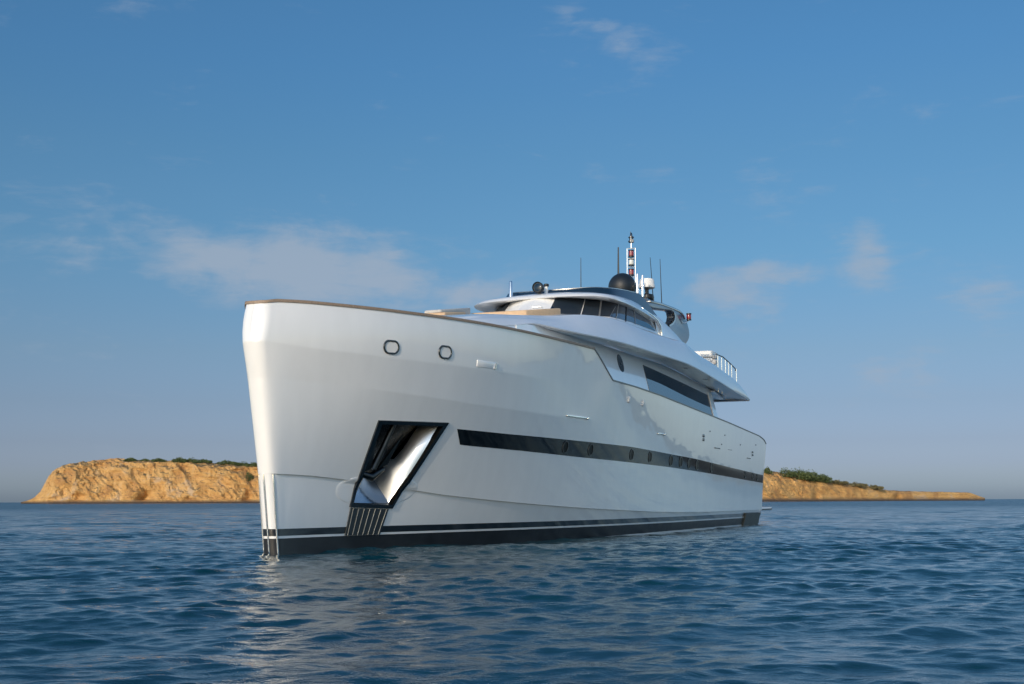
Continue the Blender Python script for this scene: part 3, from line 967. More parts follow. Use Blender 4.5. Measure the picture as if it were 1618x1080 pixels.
# fly-deck coaming aft of the wheelhouse
b = MB()
CO = [(24.6, 2.56, 8.98, 2.78), (25.4, 2.58, 8.95, 2.82), (26.6, 2.64, 8.74, 2.9), (27.8, 2.70, 8.50, 2.98), (28.9, 2.76, 8.24, 3.02), (29.6, 2.8, 8.0, 3.05)]
half = np.array([[(s, 0, zt_), (s, p-.12, zt_), (s, p-.03, zt_-.02), (s, p, zt_-.07), (s, (p+pb)/2+.01, (zt_+7.5)/2), (s, pb, 7.4)] for s, p, zt_, pb in CO])
full = np.concatenate([half[:, :0:-1]*np.array([1, -1, 1]), half], axis=1)
b.grid(full)
b.build('fly_coaming', M['deckwhite'], yacht, smooth=35)

# tinted windscreen of the fly deck
FB = [(18.75, 0, 9.03), (18.8, .6, 9.03), (18.9, 1.1, 9.02), (19.1, 1.6, 9.01), (19.45, 2.05, 8.99), (20.3, 2.35, 8.99), (22.2, 2.42, 9.01), (24.0, 2.42, 8.97), (25.4, 2.46, 8.92)]
FT = [(19.1, 0, 9.27), (19.15, .6, 9.28), (19.25, 1.1, 9.30), (19.45, 1.6, 9.33), (19.85, 1.98, 9.35), (20.7, 2.2, 9.42), (22.4, 2.28, 9.56), (23.7, 2.30, 9.60), (25.5, 2.44, 9.02)]
fb, ft = ring_curve(FB, 4), ring_curve(FT, 4)
half = np.array([fb*(1-v)+ft*v for v in (0, .33, .66, 1)])
full = np.concatenate([half[:, :0:-1]*np.array([1, -1, 1]), half], axis=1)
b = MB(); b.grid(full); inner = full*np.array([1, .992, 1])+np.array([.02, 0, 0]); b.grid(inner)
b.grid(np.array([full[-1], inner[-1]]))
fly = b.build('fly_windscreen', M['tint'], yacht, smooth=40)
b = MB(); b.tube([tuple(q) for q in full[-1][10:-6]], .014, 8); b.build('windscreen_trim', M['steel'], fly, smooth=60)

# radar arch: crossbeam and swept fins
arch = empty('radar_arch'); arch.parent = yacht
FIN = [(24.6, 9.46), (25.6, 9.66), (26.9, 9.74), (28.6, 9.80), (29.7, 9.82), (30.3, 9.76), (30.85, 9.62), (31.25, 9.42), (31.52, 9.18), (31.6, 8.92), (31.45, 8.72), (31.1, 8.52), (30.4, 8.20), (29.2, 8.0), (28.2, 8.2), (27.6, 8.75), (27.95, 8.95), (28.45, 9.10), (28.78, 9.26), (28.88, 9.44), (28.75, 9.58), (28.4, 9.62), (27.5, 9.52), (26.4, 9.40), (25.4, 9.30), (24.6, 9.30)]
for side in (1, -1):
    b = MB(); b.prism(FIN, 1.92*side, 2.3*side)
    b.build('arch_fin', M['archgrey'], arch, smooth=40, bevel=.07, seg=3)
    b = MB()
    top = [(25.0, 9.60), (26.9, 9.75), (28.6, 9.82), (29.7, 9.845), (30.3, 9.785), (30.75, 9.66)]
    b.prism(top+[(a, z-.10) for a, z in top[::-1]], 1.87*side, 2.33*side)
    b.build('arch_top', M['carbon'], arch, smooth=40, bevel=.02)
    b = MB()
    b.prism([(28.82, 9.63), (29.0, 9.45), (28.93, 9.22), (28.55, 9.04), (28.0, 8.88), (27.9, 8.93), (28.45, 9.10), (28.78, 9.26), (28.88, 9.44), (28.73, 9.60)], 2.2*side, 2.325*side)
    b.build('arch_trim', M['carbon'], arch, smooth=40)
b = MB()
XS = [(-1.97, 9.74), (-1.5, 10.04), (-.8, 10.32), (0, 10.45), (.8, 10.32), (1.5, 10.04), (1.97, 9.74)]
rows = []
for p, z in XS:
    k_ = .3+.7*min(1, (2-abs(p))/.8)
    rows.append([(26.6, p, z-.06*k_), (27.1, p, z+.03), (28.4, p, z+.06), (29.6, p, z+.02), (30.0, p, z-.06*k_), (29.6, p, z-.22*k_), (28.4, p, z-.24*k_), (27.1, p, z-.2*k_)])
b.grid(np.array(rows), close_v=True)
for e_ in (0, -1): b.add(rows[e_], [tuple(range(8))])
b.build('arch_beam', M['carbon'], arch, smooth=40)

# dome, radar, lights and aerials on the arch
b = MB(); prof = [(.30, -.62), (.42, -.55), (.50, -.42)]+[(.62*math.cos(t), .62*math.sin(t)) for t in np.linspace(-.35, math.pi/2-.02, 14)]
b.lathe((28.5, 0, 10.84), prof, 36); b.build('satellite_dome', M['dome'], yacht, smooth=60)
b = MB(); b.lathe((29.7, .8, 10.30), [(.24, 0), (.30, .08), (.33, .2), (.30, .32), (.16, .36), (.09, .38), (.085, .62), (.14, .66), (.2, .70)], 24)
rp = b.build('radar_pedestal', M['blackplastic'], yacht, smooth=40)
b = MB(); b.lathe((29.7, .8, 10.90), [(.30, .0), (.365, .03), (.37, .12), (.345, .20), (.33, .36), (.29, .43), (.16, .46), (.02, .465)], 30)
b.build('radar_scanner', M['plastic'], rp, smooth=40)
for p, zt_ in ((.74, 11.38), (.98, 11.30)):
    b = MB(); b.lathe((28.4, p, 10.3), [(.065, 0), (.065, zt_-10.3-.04), (.055, zt_-10.3)], 16); b.build('lamp_post', M['steel'], yacht, smooth=50)

b = MB(); S_ = 29.95
for p in (-.205, .185):
    b.tube([(S_, p, 10.35), (S_, p, 12.84)], .022, 10)
for z in (12.84, 12.38, 11.98, 11.52):
    b.tube([(S_, -.205, z), (S_, .185, z)], .018, 8)
b.tube([(S_, -.01, 12.84), (S_, -.01, 13.14)], .03, 10)
mast = b.build('signal_mast', M['steel'], yacht, smooth=60)
for i, z in enumerate((12.44, 12.04, 11.58)):
    k = 'red' if i != 1 else 'clear'
    b = MB(); b.lathe((S_, -.01, z), [(.135, 0), (.135, .04), (.115, .05), (.115, .27), (.135, .28), (.135, .31), (.05, .33)], 18)
    b.m = 0
    o = b.build('signal_lamp', M['blackplastic'], mast, smooth=40)
    b = MB(); b.lathe((S_, -.01, z+.055), [(.118, 0), (.128, .05), (.120, .10), (.128, .15), (.118, .21)], 18); b.build('lens', M[k], o, smooth=60)
b = MB(); b.lathe((S_, -.01, 13.10), [(.10, 0), (.14, .03), (.14, .08), (.09, .1), (.09, .2), (.13, .22), (.13, .26), (.06, .30), (.05, .40), (.02, .46)], 16)
b.box((S_-.06, .07, 13.16), (.12, .12, .12)); b.tube([(S_, -.01, 13.48), (S_-.02, -.05, 13.60)], .016, 6)
b.build('masthead_light', M['rim'], mast, smooth=40)
def aerial(s, p, z0, z1, r, ds=0, dp=0, base=True):
    b = MB(); n = 6
    b.tube([(s+ds*i/n, p+dp*i/n, z0+(z1-z0)*i/n) for i in range(n+1)], [r*(1.0-.5*i/n) for i in range(n+1)], 8)
    o = b.build('aerial', M['blackplastic'], yacht, smooth=60)
    if base:
        b = MB(); b.lathe((s, p, z0-.02), [(.05, 0), (.045, .14), (.025, .3)], 12); b.build('aerial_base', M['plastic'], o, smooth=50)
aerial(19.95, 1.0, 9.2, 10.57, .020, base=False)
aerial(28.9, -.30, 10.55, 12.72, .060, base=False)
aerial(30.1, 1.0, 10.2, 12.28, .024, -.55, 0)
aerial(30.6, 1.25, 10.1, 12.32, .024, -.3, 0)
# stern-side navigation light on its bracket
b = MB(); b.tube([(30.2, 2.3, 9.32), (30.5, 2.42, 9.38), (30.7, 2.48, 9.5)], .03, 8); b.tube([(30.2, 2.3, 9.32), (30.0, 2.3, 9.45)], .03, 8)
nb = b.build('light_bracket', M['steel'], arch, smooth=50)
b = MB(); b.lathe((30.72, 2.48, 9.50), [(.12, 0), (.12, .05), (.1, .06), (.1, .26), (.12, .27), (.12, .32), (.04, .33)], 18); o = b.build('side_light', M['blackplastic'], nb, smooth=40)
b = MB(); b.lathe((30.72, 2.48, 9.56), [(.103, 0), (.112, .05), (.112, .13), (.103, .19)], 18); b.build('lens', M['red'], o, smooth=60)

# searchlight and roof posts
b = MB(); AX = (-.95, -.05, .03)
b.lathe((18.32, -.12, 9.25), [(.10, -.22), (.17, -.18), (.205, -.05), (.21, .10), (.195, .12), (.17, .06)], 24, AX)
b.lathe((18.45, -.12, 8.95), [(.10, 0), (.08, .05), (.06, .16)], 14)
sl = b.build('searchlight', M['blackplastic'], yacht, smooth=40)
b = MB(); b.lathe((18.32, -.12, 9.25), [(.17, .055), (.10, .075), (.02, .085)], 24, AX); b.build('lens', M['tint'], sl, smooth=50)
b = MB(); b.lathe((18.85, 0, 8.98), [(.085, 0), (.07, .03), (.065, .38)], 16); po = b.build('roof_post', M['plastic'], yacht, smooth=50)
b = MB(); b.lathe((18.85, 0, 9.36), [(.09, 0), (.10, .02), (.10, .09), (.06, .11)], 16); b.build('post_cap', M['blackplastic'], po, smooth=50)
b = MB(); b.lathe((18.5, -1.3, 8.9), [(.08, 0), (.075, .02), (.07, .66), (.05, .70)], 16); b.build('roof_post', M['steel'], yacht, smooth=50)

# aft upper deck rail
b = MB(); q = [(32.9, 3.22, 8.16), (34.3, 3.24, 8.17), (36.0, 3.22, 8.02), (37.5, 3.18, 7.88), (37.75, 3.1, 7.84)]
b.tube(q, .028, 10)
rail = b.build('deck_rail', M['gasket'], yacht, smooth=60)
for s in (33.3, 34.1, 34.9, 35.6, 36.3, 37.4):
    b = MB(); zt_ = tab([(a[0], a[2]) for a in q], s); b.tube([(s, 3.22, zt_), (s, 3.24, 6.4)], .022, 8); b.build('stanchion', M['steel'], rail, smooth=60)
b = MB()
P = hull_patch(36.6, 40.35, lambda s: .04, lambda s: .66, 12, 3)
b.shell(P, -.02, .09)
b.build('quarter_fender', M['fenderpad'], yacht, smooth=30)
# swim platform and what hangs below it
b = MB()
b.slab([(36.5, 3.5), (36.5, 3.735), (40.4, 3.71), (44.6, 3.62), (45.4, 3.45), (45.8, 2.9), (45.8, -2.9), (45.4, -3.45), (44.6, -3.62), (40.4, -3.71), (36.5, -3.735), (36.5, -3.5), (40.2, -3.3), (40.2, 3.3)], .72, .90)
sp = b.build('swim_platform', M['deckwhite'], yacht, smooth=30, bevel=.03)
b = MB(); b.slab([(40.2, 1.6), (40.2, 3.5), (42.4, 3.35), (42.9, 1.6)], .02, .71)
b.build('platform_bracket', M['antifoul'], sp, smooth=30, bevel=.05)
b = MB(); b.slab([(36.6, 3.6), (36.6, 3.762), (40.4, 3.74), (44.62, 3.65), (45.43, 3.48), (45.84, 2.9), (45.84, 2.6), (40.3, 3.3)], .76, .82)
b.build('platform_fender', M['rubber'], sp, smooth=30)
# ---------------------------------------------------------------- loose things aboard (each its own top-level object)
def aboard(name, label, cat, group=None):
    return tag(empty(name, SHIP_LOC, SHIP_RZ), label, cat, group)

def soft_box(name, corners, z0, z1, mat, parent, bevel=.06):
    b = MB(); b.slab(corners, z0, z1)
    return b.build(name, mat, parent, smooth=50, bevel=bevel, seg=3)

slope = lambda s: 7.34+(s-13.5)*.155
pad = aboard('sunpad', 'wide tan sunpad on the foredeck right in front of the windscreen', 'sunpad', 'sunpads on the foredeck')
soft_box('cushion', [(13.45, -.75), (14.25, 1.0), (16.35, 1.5), (16.5, -.75)], lambda s, p: slope(s)+.02-.02*p, lambda s, p: slope(s)+.335, M['tan'], pad)
b = MB(); b.slab([(13.6, -.7), (14.35, .9), (16.2, 1.35), (16.3, -.7)], lambda s, p: slope(s)-.16, lambda s, p: slope(s)+.025); b.build('plinth', M['deckwhite'], pad, smooth=40, bevel=.02)
b = MB(); b.slab([(14.0, .55), (14.05, .75), (14.3, .7), (14.25, .5)], lambda s, p: slope(s)-.02, lambda s, p: slope(s)+.05); b.build('drain_slot', M['rubber'], pad, smooth=0)

pad2 = aboard('sunpad', 'low tan sunpad farther forward on the foredeck, close behind the teak rail', 'sunpad', 'sunpads on the foredeck')
soft_box('cushion', [(10.55, -1.35), (11.0, -.52), (12.6, -.50), (12.6, -.64), (10.98, -.66), (10.72, -1.4)], lambda s, p: 7.16+(s-11)*.13, lambda s, p: 7.36+(s-11)*.14, M['tan'], pad2, .05)
b = MB(); b.slab([(10.7, -1.3), (11.1, -.6), (12.4, -.6), (12.4, -1.4)], lambda s, p: 6.9, lambda s, p: 7.17+(s-11)*.13); b.build('plinth', M['deckwhite'], pad2, smooth=40, bevel=.02)

bench = aboard('deck_bench', 'light grey upholstered backrest bench behind the smaller sunpad', 'bench')
soft_box('backrest', [(10.75, -1.15), (11.0, -.66), (13.3, -.64), (13.3, -1.2)], lambda s, p: 7.20+(s-11)*.15, lambda s, p: 7.455+(s-11)*.165, M['greyfabric'], bench, .05)
soft_box('base', [(10.9, -1.1), (11.1, -.7), (13.2, -.68), (13.2, -1.15)], lambda s, p: 6.95, lambda s, p: 7.20+(s-11)*.15, M['deckwhite'], bench, .02)

bed = aboard('deck_sofa', 'white sofa with stacked cushions on the aft upper deck, beside the railing', 'sofa')
soft_box('seat', [(34.6, .6), (34.95, 2.62), (36.2, 2.62), (36.2, .6)], 7.75, 8.24, M['plastic'], bed, .05)
soft_box('top_cushion', [(34.55, .55), (34.9, 2.6), (36.1, 2.6), (36.1, .55)], 8.27, 8.58, M['plastic'], bed, .06)
soft_box('plinth', [(34.8, .8), (35.1, 2.45), (36.0, 2.45), (36.0, .8)], 6.9, 7.75, M['deckwhite'], bed, .02)
b = MB(); b.lathe((35.0, 2.62, 7.92), [(.12, 0), (.16, .05), (.16, .16), (.1, .22)], 14); b.lathe((35.0, 2.64, 8.18), [(.1, 0), (.14, .04), (.14, .14), (.08, .2)], 14)
b.build('armrest', M['greyfabric'], bed, smooth=50)

anchor = aboard('anchor', 'dark steel anchor stowed in the mirror-lined pocket of the bow', 'anchor')
def an(u, v, off): return hull_at(*pk_pt(u, v), off)
b = MB(); b.tube([an(.40, .98, -.42), an(.38, .62, -.34), an(.33, .40, -.26)], [.07, .085, .10], 10)
b.build('shank', M['darksteel'], anchor, smooth=50)
b = MB(); b.tube([an(.12, .35, -.24), an(.33, .31, -.2), an(.54, .40, -.28)], [.07, .12, .07], 10); b.build('crown', M['darksteel'], anchor, smooth=50)
for q in (((.16, .36), (.30, .40), (.22, .74)), ((.42, .40), (.56, .46), (.60, .82))):
    b = MB(); A = [an(*c, -.24) for c in q]; B = [an(*c, -.32) for c in q]
    A[2] = an(*q[2], -.34); B[2] = an(*q[2], -.37)
    b.add(A+B, [(0, 1, 2), (3, 5, 4), (0, 1, 4, 3), (1, 2, 5, 4), (2, 0, 3, 5)])
    b.build('fluke', M['darksteel'], anchor, smooth=30, bevel=.01)
# ---------------------------------------------------------------- rocky island behind the yacht
# crest of the island: (X, Y, height)
RIDGE = np.array([(-465.6, 1200, 1.5), (-459.0, 1200, 3.0), (-453.0, 1200, 5.7), (-447.0, 1200, 11.7), (-442.8, 1200, 19.5), (-438.6, 1200, 27.2), (-431.4, 1200, 33.2), (-423.0, 1200, 36.8), (-407.4, 1200, 39.7), (-389.4, 1200, 41.5), (-374.4, 1200, 43.2), (-365.4, 1200, 42.0), (-341.4, 1200, 40.7), (-320.4, 1200, 40.0), (-305.4, 1200, 39.7), (-281.4, 1200, 38.1), (-257.4, 1200, 36.2), (-239.4, 1200, 35.6), (-213.6, 1190, 35.0), (-163.1, 1169, 33.8), (-114.3, 1149, 32.7), (-67.2, 1129, 31.6), (-21.6, 1108, 30.5), (22.3, 1088, 29.4), (64.6, 1068, 28.4), (105.2, 1047, 27.3), (144.3, 1027, 26.3), (181.6, 1006, 25.3), (193.0, 1000, 25.0), (202.9, 1007, 24.2), (213.6, 1015, 23.3), (228.6, 1025, 21.4), (250.0, 1040, 18.0), (265.6, 1050, 16.0), (284.8, 1062, 14.0), (304.2, 1075, 12.5), (324.1, 1088, 9.0), (354.6, 1106, 8.3), (389.4, 1127, 7.7), (412.3, 1140, 7.2), (422.4, 1146, 4.3), (429.7, 1150, 2.3)], float)

def vnoise(X, Y, Z, seed=0):
    """smooth 3D value noise in 0..1 (vectorised)"""
    ix, iy, iz = np.floor(X), np.floor(Y), np.floor(Z)
    fx, fy, fz = X-ix, Y-iy, Z-iz
    fx, fy, fz = (f*f*(3-2*f) for f in (fx, fy, fz))
    def h(a, b, c):
        n = (a.astype(np.int64)*374761393+b.astype(np.int64)*668265263+c.astype(np.int64)*2147483647+seed*974634777) & 0xffffffff
        n = ((n ^ (n >> 13))*1274126177) & 0xffffffff
        n = ((n ^ (n >> 16))*2246822519) & 0xffffffff
        return ((n ^ (n >> 15)) & 0xffffff)/float(0xffffff)
    L = lambda a, b, t: a+(b-a)*t
    g = lambda dz: L(L(h(ix, iy, iz+dz), h(ix+1, iy, iz+dz), fx), L(h(ix, iy+1, iz+dz), h(ix+1, iy+1, iz+dz), fx), fy)
    return L(g(0), g(1), fz)
def fbm(X, Y, Z, oct=5, seed=0, ridged=False):
    s = 0*X; a = .5; t = 0
    for i in range(oct):
        n = vnoise(X, Y, Z, seed+i)
        if ridged: n = 1-np.abs(2*n-1)
        s = s+a*n; t += a; a *= .5; X, Y, Z = X*2.03, Y*2.03, Z*2.03
    return s/t

def make_island():
    # stations along the crest, close together where the island shows
    seg = np.concatenate([[0], np.cumsum(np.hypot(*np.diff(RIDGE[:, :2], axis=0).T))])
    u = [0.0]
    while u[-1] < seg[-1]:
        x = np.interp(u[-1], seg, RIDGE[:, 0])
        u.append(u[-1]+(.42 if x < -232 else (1.8 if x < 180 else .34)))
    u = np.array(u)
    X0, Y0, H = (np.interp(u, seg, RIDGE[:, i]) for i in range(3))
    # profile: distance towards the viewer's side, share of the crest height
    prof = [(31, -.05, -1.6), (29, 0, .1), (25, .02, .8), (21, .06, 1.2), (18.5, .16, .8), (15.5, .36, 0), (12.5, .58, 0), (9, .78, 0), (5, .90, 0), (0, 1.0, 0), (-12, .985, 0), (-60, .9, 0), (-110, .5, 0), (-150, -.08, -2)]
    pd = np.array([a[0] for a in prof], float)
    t = np.concatenate([np.linspace(0, 1, 10)[:-1], np.linspace(1, 9, 78)[:-1], np.linspace(9, 13, 10)])
    k = np.arange(len(prof))
    D = np.interp(t, k, pd); Fz = np.interp(t, k, [a[1] for a in prof]); Az = np.interp(t, k, [a[2] for a in prof])
    nrm = np.hypot(X0, Y0); cx, cy = -X0/nrm, -Y0/nrm
    wide = np.clip(H/26, .25, 1.15)
    DD = D[None, :]*wide[:, None]
    X = X0[:, None]+cx[:, None]*DD; Y = Y0[:, None]+cy[:, None]*DD
    Z = H[:, None]*Fz[None, :]+Az[None, :]
    lift = np.clip(Z/6, 0, 1)*np.clip((t[None, :]-0)/2, 0, 1)
    # weathered rock: big buttresses, slanting gullies, fine ledges
    big = fbm(X/26, Y/26, Z/30, 3, 1)-.5
    gul = fbm((X+Z*.8+14*fbm(X/30, Y/30, Z/14, 3, 55))/13, Y/14, Z/15, 5, 7, True)-.55
    fine = fbm(X/3.2, Y/3.2, Z/2.0, 4, 21)-.5
    push = (big*17+gul*12+fine*3.0)*lift
    face = np.clip((9.6-t)/1.5, 0, 1)[None, :]
    push = push*face*np.clip(H/32, .16, 1.1)[:, None]
    # two sea caves at the waterline
    for cxp, w_, d_, hh in ((-344, 6.5, 15, 13), (-405, 6, 8, 8), (-302, 5, 5, 5), (-246, 6, 9, 7), (330, 4, 6, 5), (246, 3.5, 6, 11)):
        push -= d_*np.exp(-((X-cxp-Z*.3)/w_)**2-(np.maximum(0, Z-1)/hh)**2*1.6)*np.clip((t-1.5)/1.5, 0, 1)[None, :]*face
    X += cx[:, None]*push; Y += cy[:, None]*push
    zj = (fbm(X/5, Y/5, 0*Z+3, 4, 33)-.5)*1.6+fine*1.4
    Z += zj*np.clip(Z/8, 0, 1)*np.clip(H/20, .2, 1)[:, None]
    Z = np.where(t[None, :] < .6, np.minimum(Z, .1), Z)
    m, n = X.shape
    V = np.stack([X, Y, Z], -1).reshape(-1, 3)
    idx = np.arange(m*n).reshape(m, n)
    F = np.stack([idx[:-1, :-1], idx[1:, :-1], idx[1:, 1:], idx[:-1, 1:]], -1).reshape(-1, 4)
    me = bpy.data.meshes.new('island')
    me.from_pydata(V.tolist(), [], F.tolist())
    me.polygons.foreach_set('use_smooth', np.ones(len(F), bool))
    me.set_sharp_from_angle(angle=RAD(50))
    o = bpy.data.objects.new('island', me); COL.objects.link(o)
    me.materials.append(M['rock'])
    return tag(o, 'low rocky island with ochre sea cliffs behind the yacht', None, None, 'structure')

def rock():
    m = material('ochre_rock', (.42, .27, .14), .9)
    t = NT_(m.node_tree); b = m.node_tree.nodes['Principled BSDF']
    geo = t.n('ShaderNodeNewGeometry'); c = geo.outputs['Position']
    n1 = t.noise(c, .06, 6, .62, .6); n2 = t.noise(t.scale(c, (1, 1, 2.2)), .35, 6, .7)
    col = t.ramp(n1, [(.32, (.42, .21, .075)), (.45, (.60, .33, .11)), (.56, (.71, .415, .145)), (.68, (.62, .43, .26))])
    strata = t.noise(t.scale(c, (.02, .02, .55)), 1.0, 4, .6, .8)
    col = t.mix(t.math('MULTIPLY', t.ramp(strata, [(.52, (0, 0, 0)), (.62, (1, 1, 1))]), .35), col, (.36, .20, .10, 1))
    col = t.mix(t.ramp(n2, [(.30, (.7, .7, .7)), (.42, (0, 0, 0))]), col, (.22, .12, .055, 1))
    sp_ = t.n('ShaderNodeSeparateXYZ'); m.node_tree.links.new(c, sp_.inputs[0])
    # wet dark foot of the rocks, and dry brush on the flatter top
    foot = t.math('SUBTRACT', 1.0, t.math('DIVIDE', t.math('SUBTRACT', sp_.outputs[2], .5), t.math('ADD', .9, t.math('MULTIPLY', n2, 4.5))), clamp=True)
    col = t.mix(foot, col, (.055, .042, .034, 1))
    sn = t.n('ShaderNodeSeparateXYZ'); m.node_tree.links.new(geo.outputs['Normal'], sn.inputs[0])
    flat = t.math('MULTIPLY', t.math('SUBTRACT', t.math('ADD', sn.outputs[2], t.math('MULTIPLY', t.math('SUBTRACT', n2, .5), 1.1)), .72), 4.0, clamp=True)
    hi = t.math('DIVIDE', t.math('SUBTRACT', sp_.outputs[2], 5.0), 4.0, clamp=True)
    brush = t.ramp(t.noise(c, .22, 5, .65), [(.35, (.085, .07, .035)), (.55, (.15, .115, .06)), (.7, (.24, .17, .09))])
    col = t.mix(t.math('MULTIPLY', flat, hi), col, brush)
    m.node_tree.links.new(col, b.inputs['Base Color'])
    bp = t.n('ShaderNodeBump'); bp.inputs['Strength'].default_value = 1.0; bp.inputs['Distance'].default_value = 2.0
    m.node_tree.links.new(t.math('ADD', n2, t.math('MULTIPLY', t.noise(c, 1.3, 4, .6), .5)), bp.inputs['Height'])
    m.node_tree.links.new(bp.outputs[0], b.inputs['Normal'])
    return m
M['rock'] = rock()

def leafmat(name, a, b_, c_):
    m = material(name, a, .75)
    t = NT_(m.node_tree); b = m.node_tree.nodes['Principled BSDF']
    geo = t.n('ShaderNodeNewGeometry')
    col = t.ramp(t.noise(geo.outputs['Position'], .5, 4, .65), [(.36, a), (.5, b_), (.64, c_)])
    m.node_tree.links.new(col, b.inputs['Base Color'])
    return m
M['leaf'] = leafmat('bush_foliage', (.035, .05, .015), (.07, .10, .028), (.13, .15, .045))
M['dryleaf'] = leafmat('dry_bush_foliage', (.07, .07, .03), (.13, .115, .05), (.20, .16, .07))
M['wood'] = noise_finish(material('bush_wood', (.09, .06, .04), .9), .2, 4)

# bushes on the island: (X, Y, foot height, half width, height)
BUSHES = [(-360.6, 1198, 40.7, 4.8, 3.3), (-347.4, 1198, 40.1, 4.2, 2.7), (-334.2, 1198, 39.7, 6.6, 3.6), (-314.5, 1198, 39.4, 7.2, 5.1), (-303.1, 1198, 39.0, 7.2, 4.8), (-291.7, 1198, 38.7, 8.4, 3.3), (-270.7, 1198, 37.4, 8.4, 3.9), (-254.6, 1198, 35.6, 8.4, 4.2), (-244.4, 1198, 34.9, 7.2, 4.2), (-258.8, 1190, 22.3, 6.0, 7.1), (-248.1, 1190, 21.6, 7.7, 8.6), (202.9, 1004, 23.1, 3.0, 5.5), (218.9, 1016, 20.7, 8.6, 7.1), (230.9, 1024, 18.8, 10.8, 9.7), (243.7, 1033, 17.4, 10.3, 9.3), (255.5, 1041, 16.4, 8.3, 6.8), (269.3, 1050, 15.0, 7.3, 3.1), (288.4, 1062, 12.9, 7.4, 3.5), (305.3, 1073, 10.9, 7.5, 3.2)]
BUSH_LABELS = [
    'tiny green bush farthest left on the crest of the left headland',
    'small low bush beside the gap near the middle of the left headland crest',
    'low rounded green bush on the left headland, just left of its tallest bushes',
    'tallest dark green bush on the crest of the left headland',
    'dark green bush leaning on the right side of the tallest left headland bush',
    'flat spreading bush on the left headland crest, right of the tall pair',
    'mid green bush on the left headland crest between the tall pair and the bow',
    'long low bush on the left headland crest close to the bow',
    'dark bush half hidden behind the yacht bow on the left headland crest',
    'small green bush growing on the cliff face below the left headland crest',
    'bright green bush on the cliff face touching the yacht bow',
    'small dark bush at the yacht stern on the right headland',
    'steep left shoulder bush of the big green thicket right of the stern',
    'highest wide green bush in the thicket right of the stern',
    'sloping green bush in the middle of the thicket right of the stern',
    'lowest right end bush of the green thicket right of the stern',
    'dry brownish bush on the slope just below the green thicket',
    'dry olive bush halfway down the slope of the right headland',
    'last dry bush before the right headland flattens into a low point']

def make_bush(i, X, Y, Z, hw, h, label):
    rng = np.random.RandomState(100+i)
    root = tag(empty('bush', (X, Y, Z-1.0)), label, 'bush', 'bushes on the island')
    V = []; n = int(1300+hw*170)
    lobes = [(q*hw, rng.uniform(-.6, .6)*hw*.6, rng.uniform(.0, .30)*h*(1-.6*abs(q)), rng.uniform(.28, .5)*hw, rng.uniform(.45, .7)*h*(1-.45*abs(q))) for q in rng.uniform(-1.0, 1.0, 13)]
    lobes.append((0, 0, .3*h, .6*hw, .65*h))
    P = []
    for k in range(n):
        a, b_, c_, r, rz = lobes[rng.randint(len(lobes))]
        d = rng.randn(3); d /= np.linalg.norm(d); q = rng.uniform(.6, 1.03)
        P.append((a+d[0]*r*q, b_+d[1]*r*q, 1.0+max(-.8, c_+d[2]*rz*q)))
    P = np.array(P); F = []; VV = []
    L = .24+.025*hw
    for k, p in enumerate(P):
        a = rng.randn(3); a /= np.linalg.norm(a); b_ = np.cross(a, rng.randn(3)); b_ /= np.linalg.norm(b_)
        s = L*rng.uniform(.6, 1.4)
        VV += [p+a*s, p+b_*s*.7, p-a*s, p-b_*s*.7]; F.append((4*k, 4*k+1, 4*k+2, 4*k+3))
    me = bpy.data.meshes.new('foliage'); me.from_pydata([tuple(v) for v in VV], [], F)
    me.materials.append(M['dryleaf'] if i >= 16 else M['leaf'])
    o = bpy.data.objects.new('foliage', me); COL.objects.link(o); o.parent = root
    b = MB(False)
    b.tube([(0, 0, -.6), (.1*hw, 0, .6+.3*h), (-.05*hw, .1*hw, 1+.6*h)], [.25, .18, .08], 7)
    b.build('stem', M['wood'], root, smooth=50)

island = make_island()
for i, (q, lab) in enumerate(zip(BUSHES, BUSH_LABELS)): make_bush(i, *q, lab)

# hills of the mainland coast far off to the right, beyond the edge of the picture (the glossy stern mirrors them)
def make_hills():
    rng = np.random.RandomState(5)
    az = np.radians(np.linspace(27, 75, 160)); rr = np.linspace(0, 1, 24)
    A, R = np.meshgrid(az, rr, indexing='ij')
    D = 4200+2600*R
    X = D*np.sin(A); Y = D*np.cos(A)
    env = np.clip((np.degrees(A)-27)/5, 0, 1)*np.clip((75-np.degrees(A))/8, 0, 1)
    H = (15+190*np.clip(fbm(X/1300, Y/1300, 0*X, 5, 3)-.22, 0, 1)**1.3)*np.sin(np.pi*np.clip(R*1.15, 0, 1))**.8*env-6
    V = np.stack([X, Y, H], -1).reshape(-1, 3); idx = np.arange(A.size).reshape(A.shape)
    F = np.stack([idx[:-1, :-1], idx[1:, :-1], idx[1:, 1:], idx[:-1, 1:]], -1).reshape(-1, 4)
    me = bpy.data.meshes.new('hills'); me.from_pydata(V.tolist(), [], F.tolist())
    me.polygons.foreach_set('use_smooth', np.ones(len(F), bool))
    o = bpy.data.objects.new('hills', me); COL.objects.link(o)
    me.materials.append(noise_finish(material('hill_scrub', (.10, .10, .085), .95), .3, .004))
    return tag(o, 'distant coastal hills across the water to the right', None, None, 'structure')
hills = make_hills()
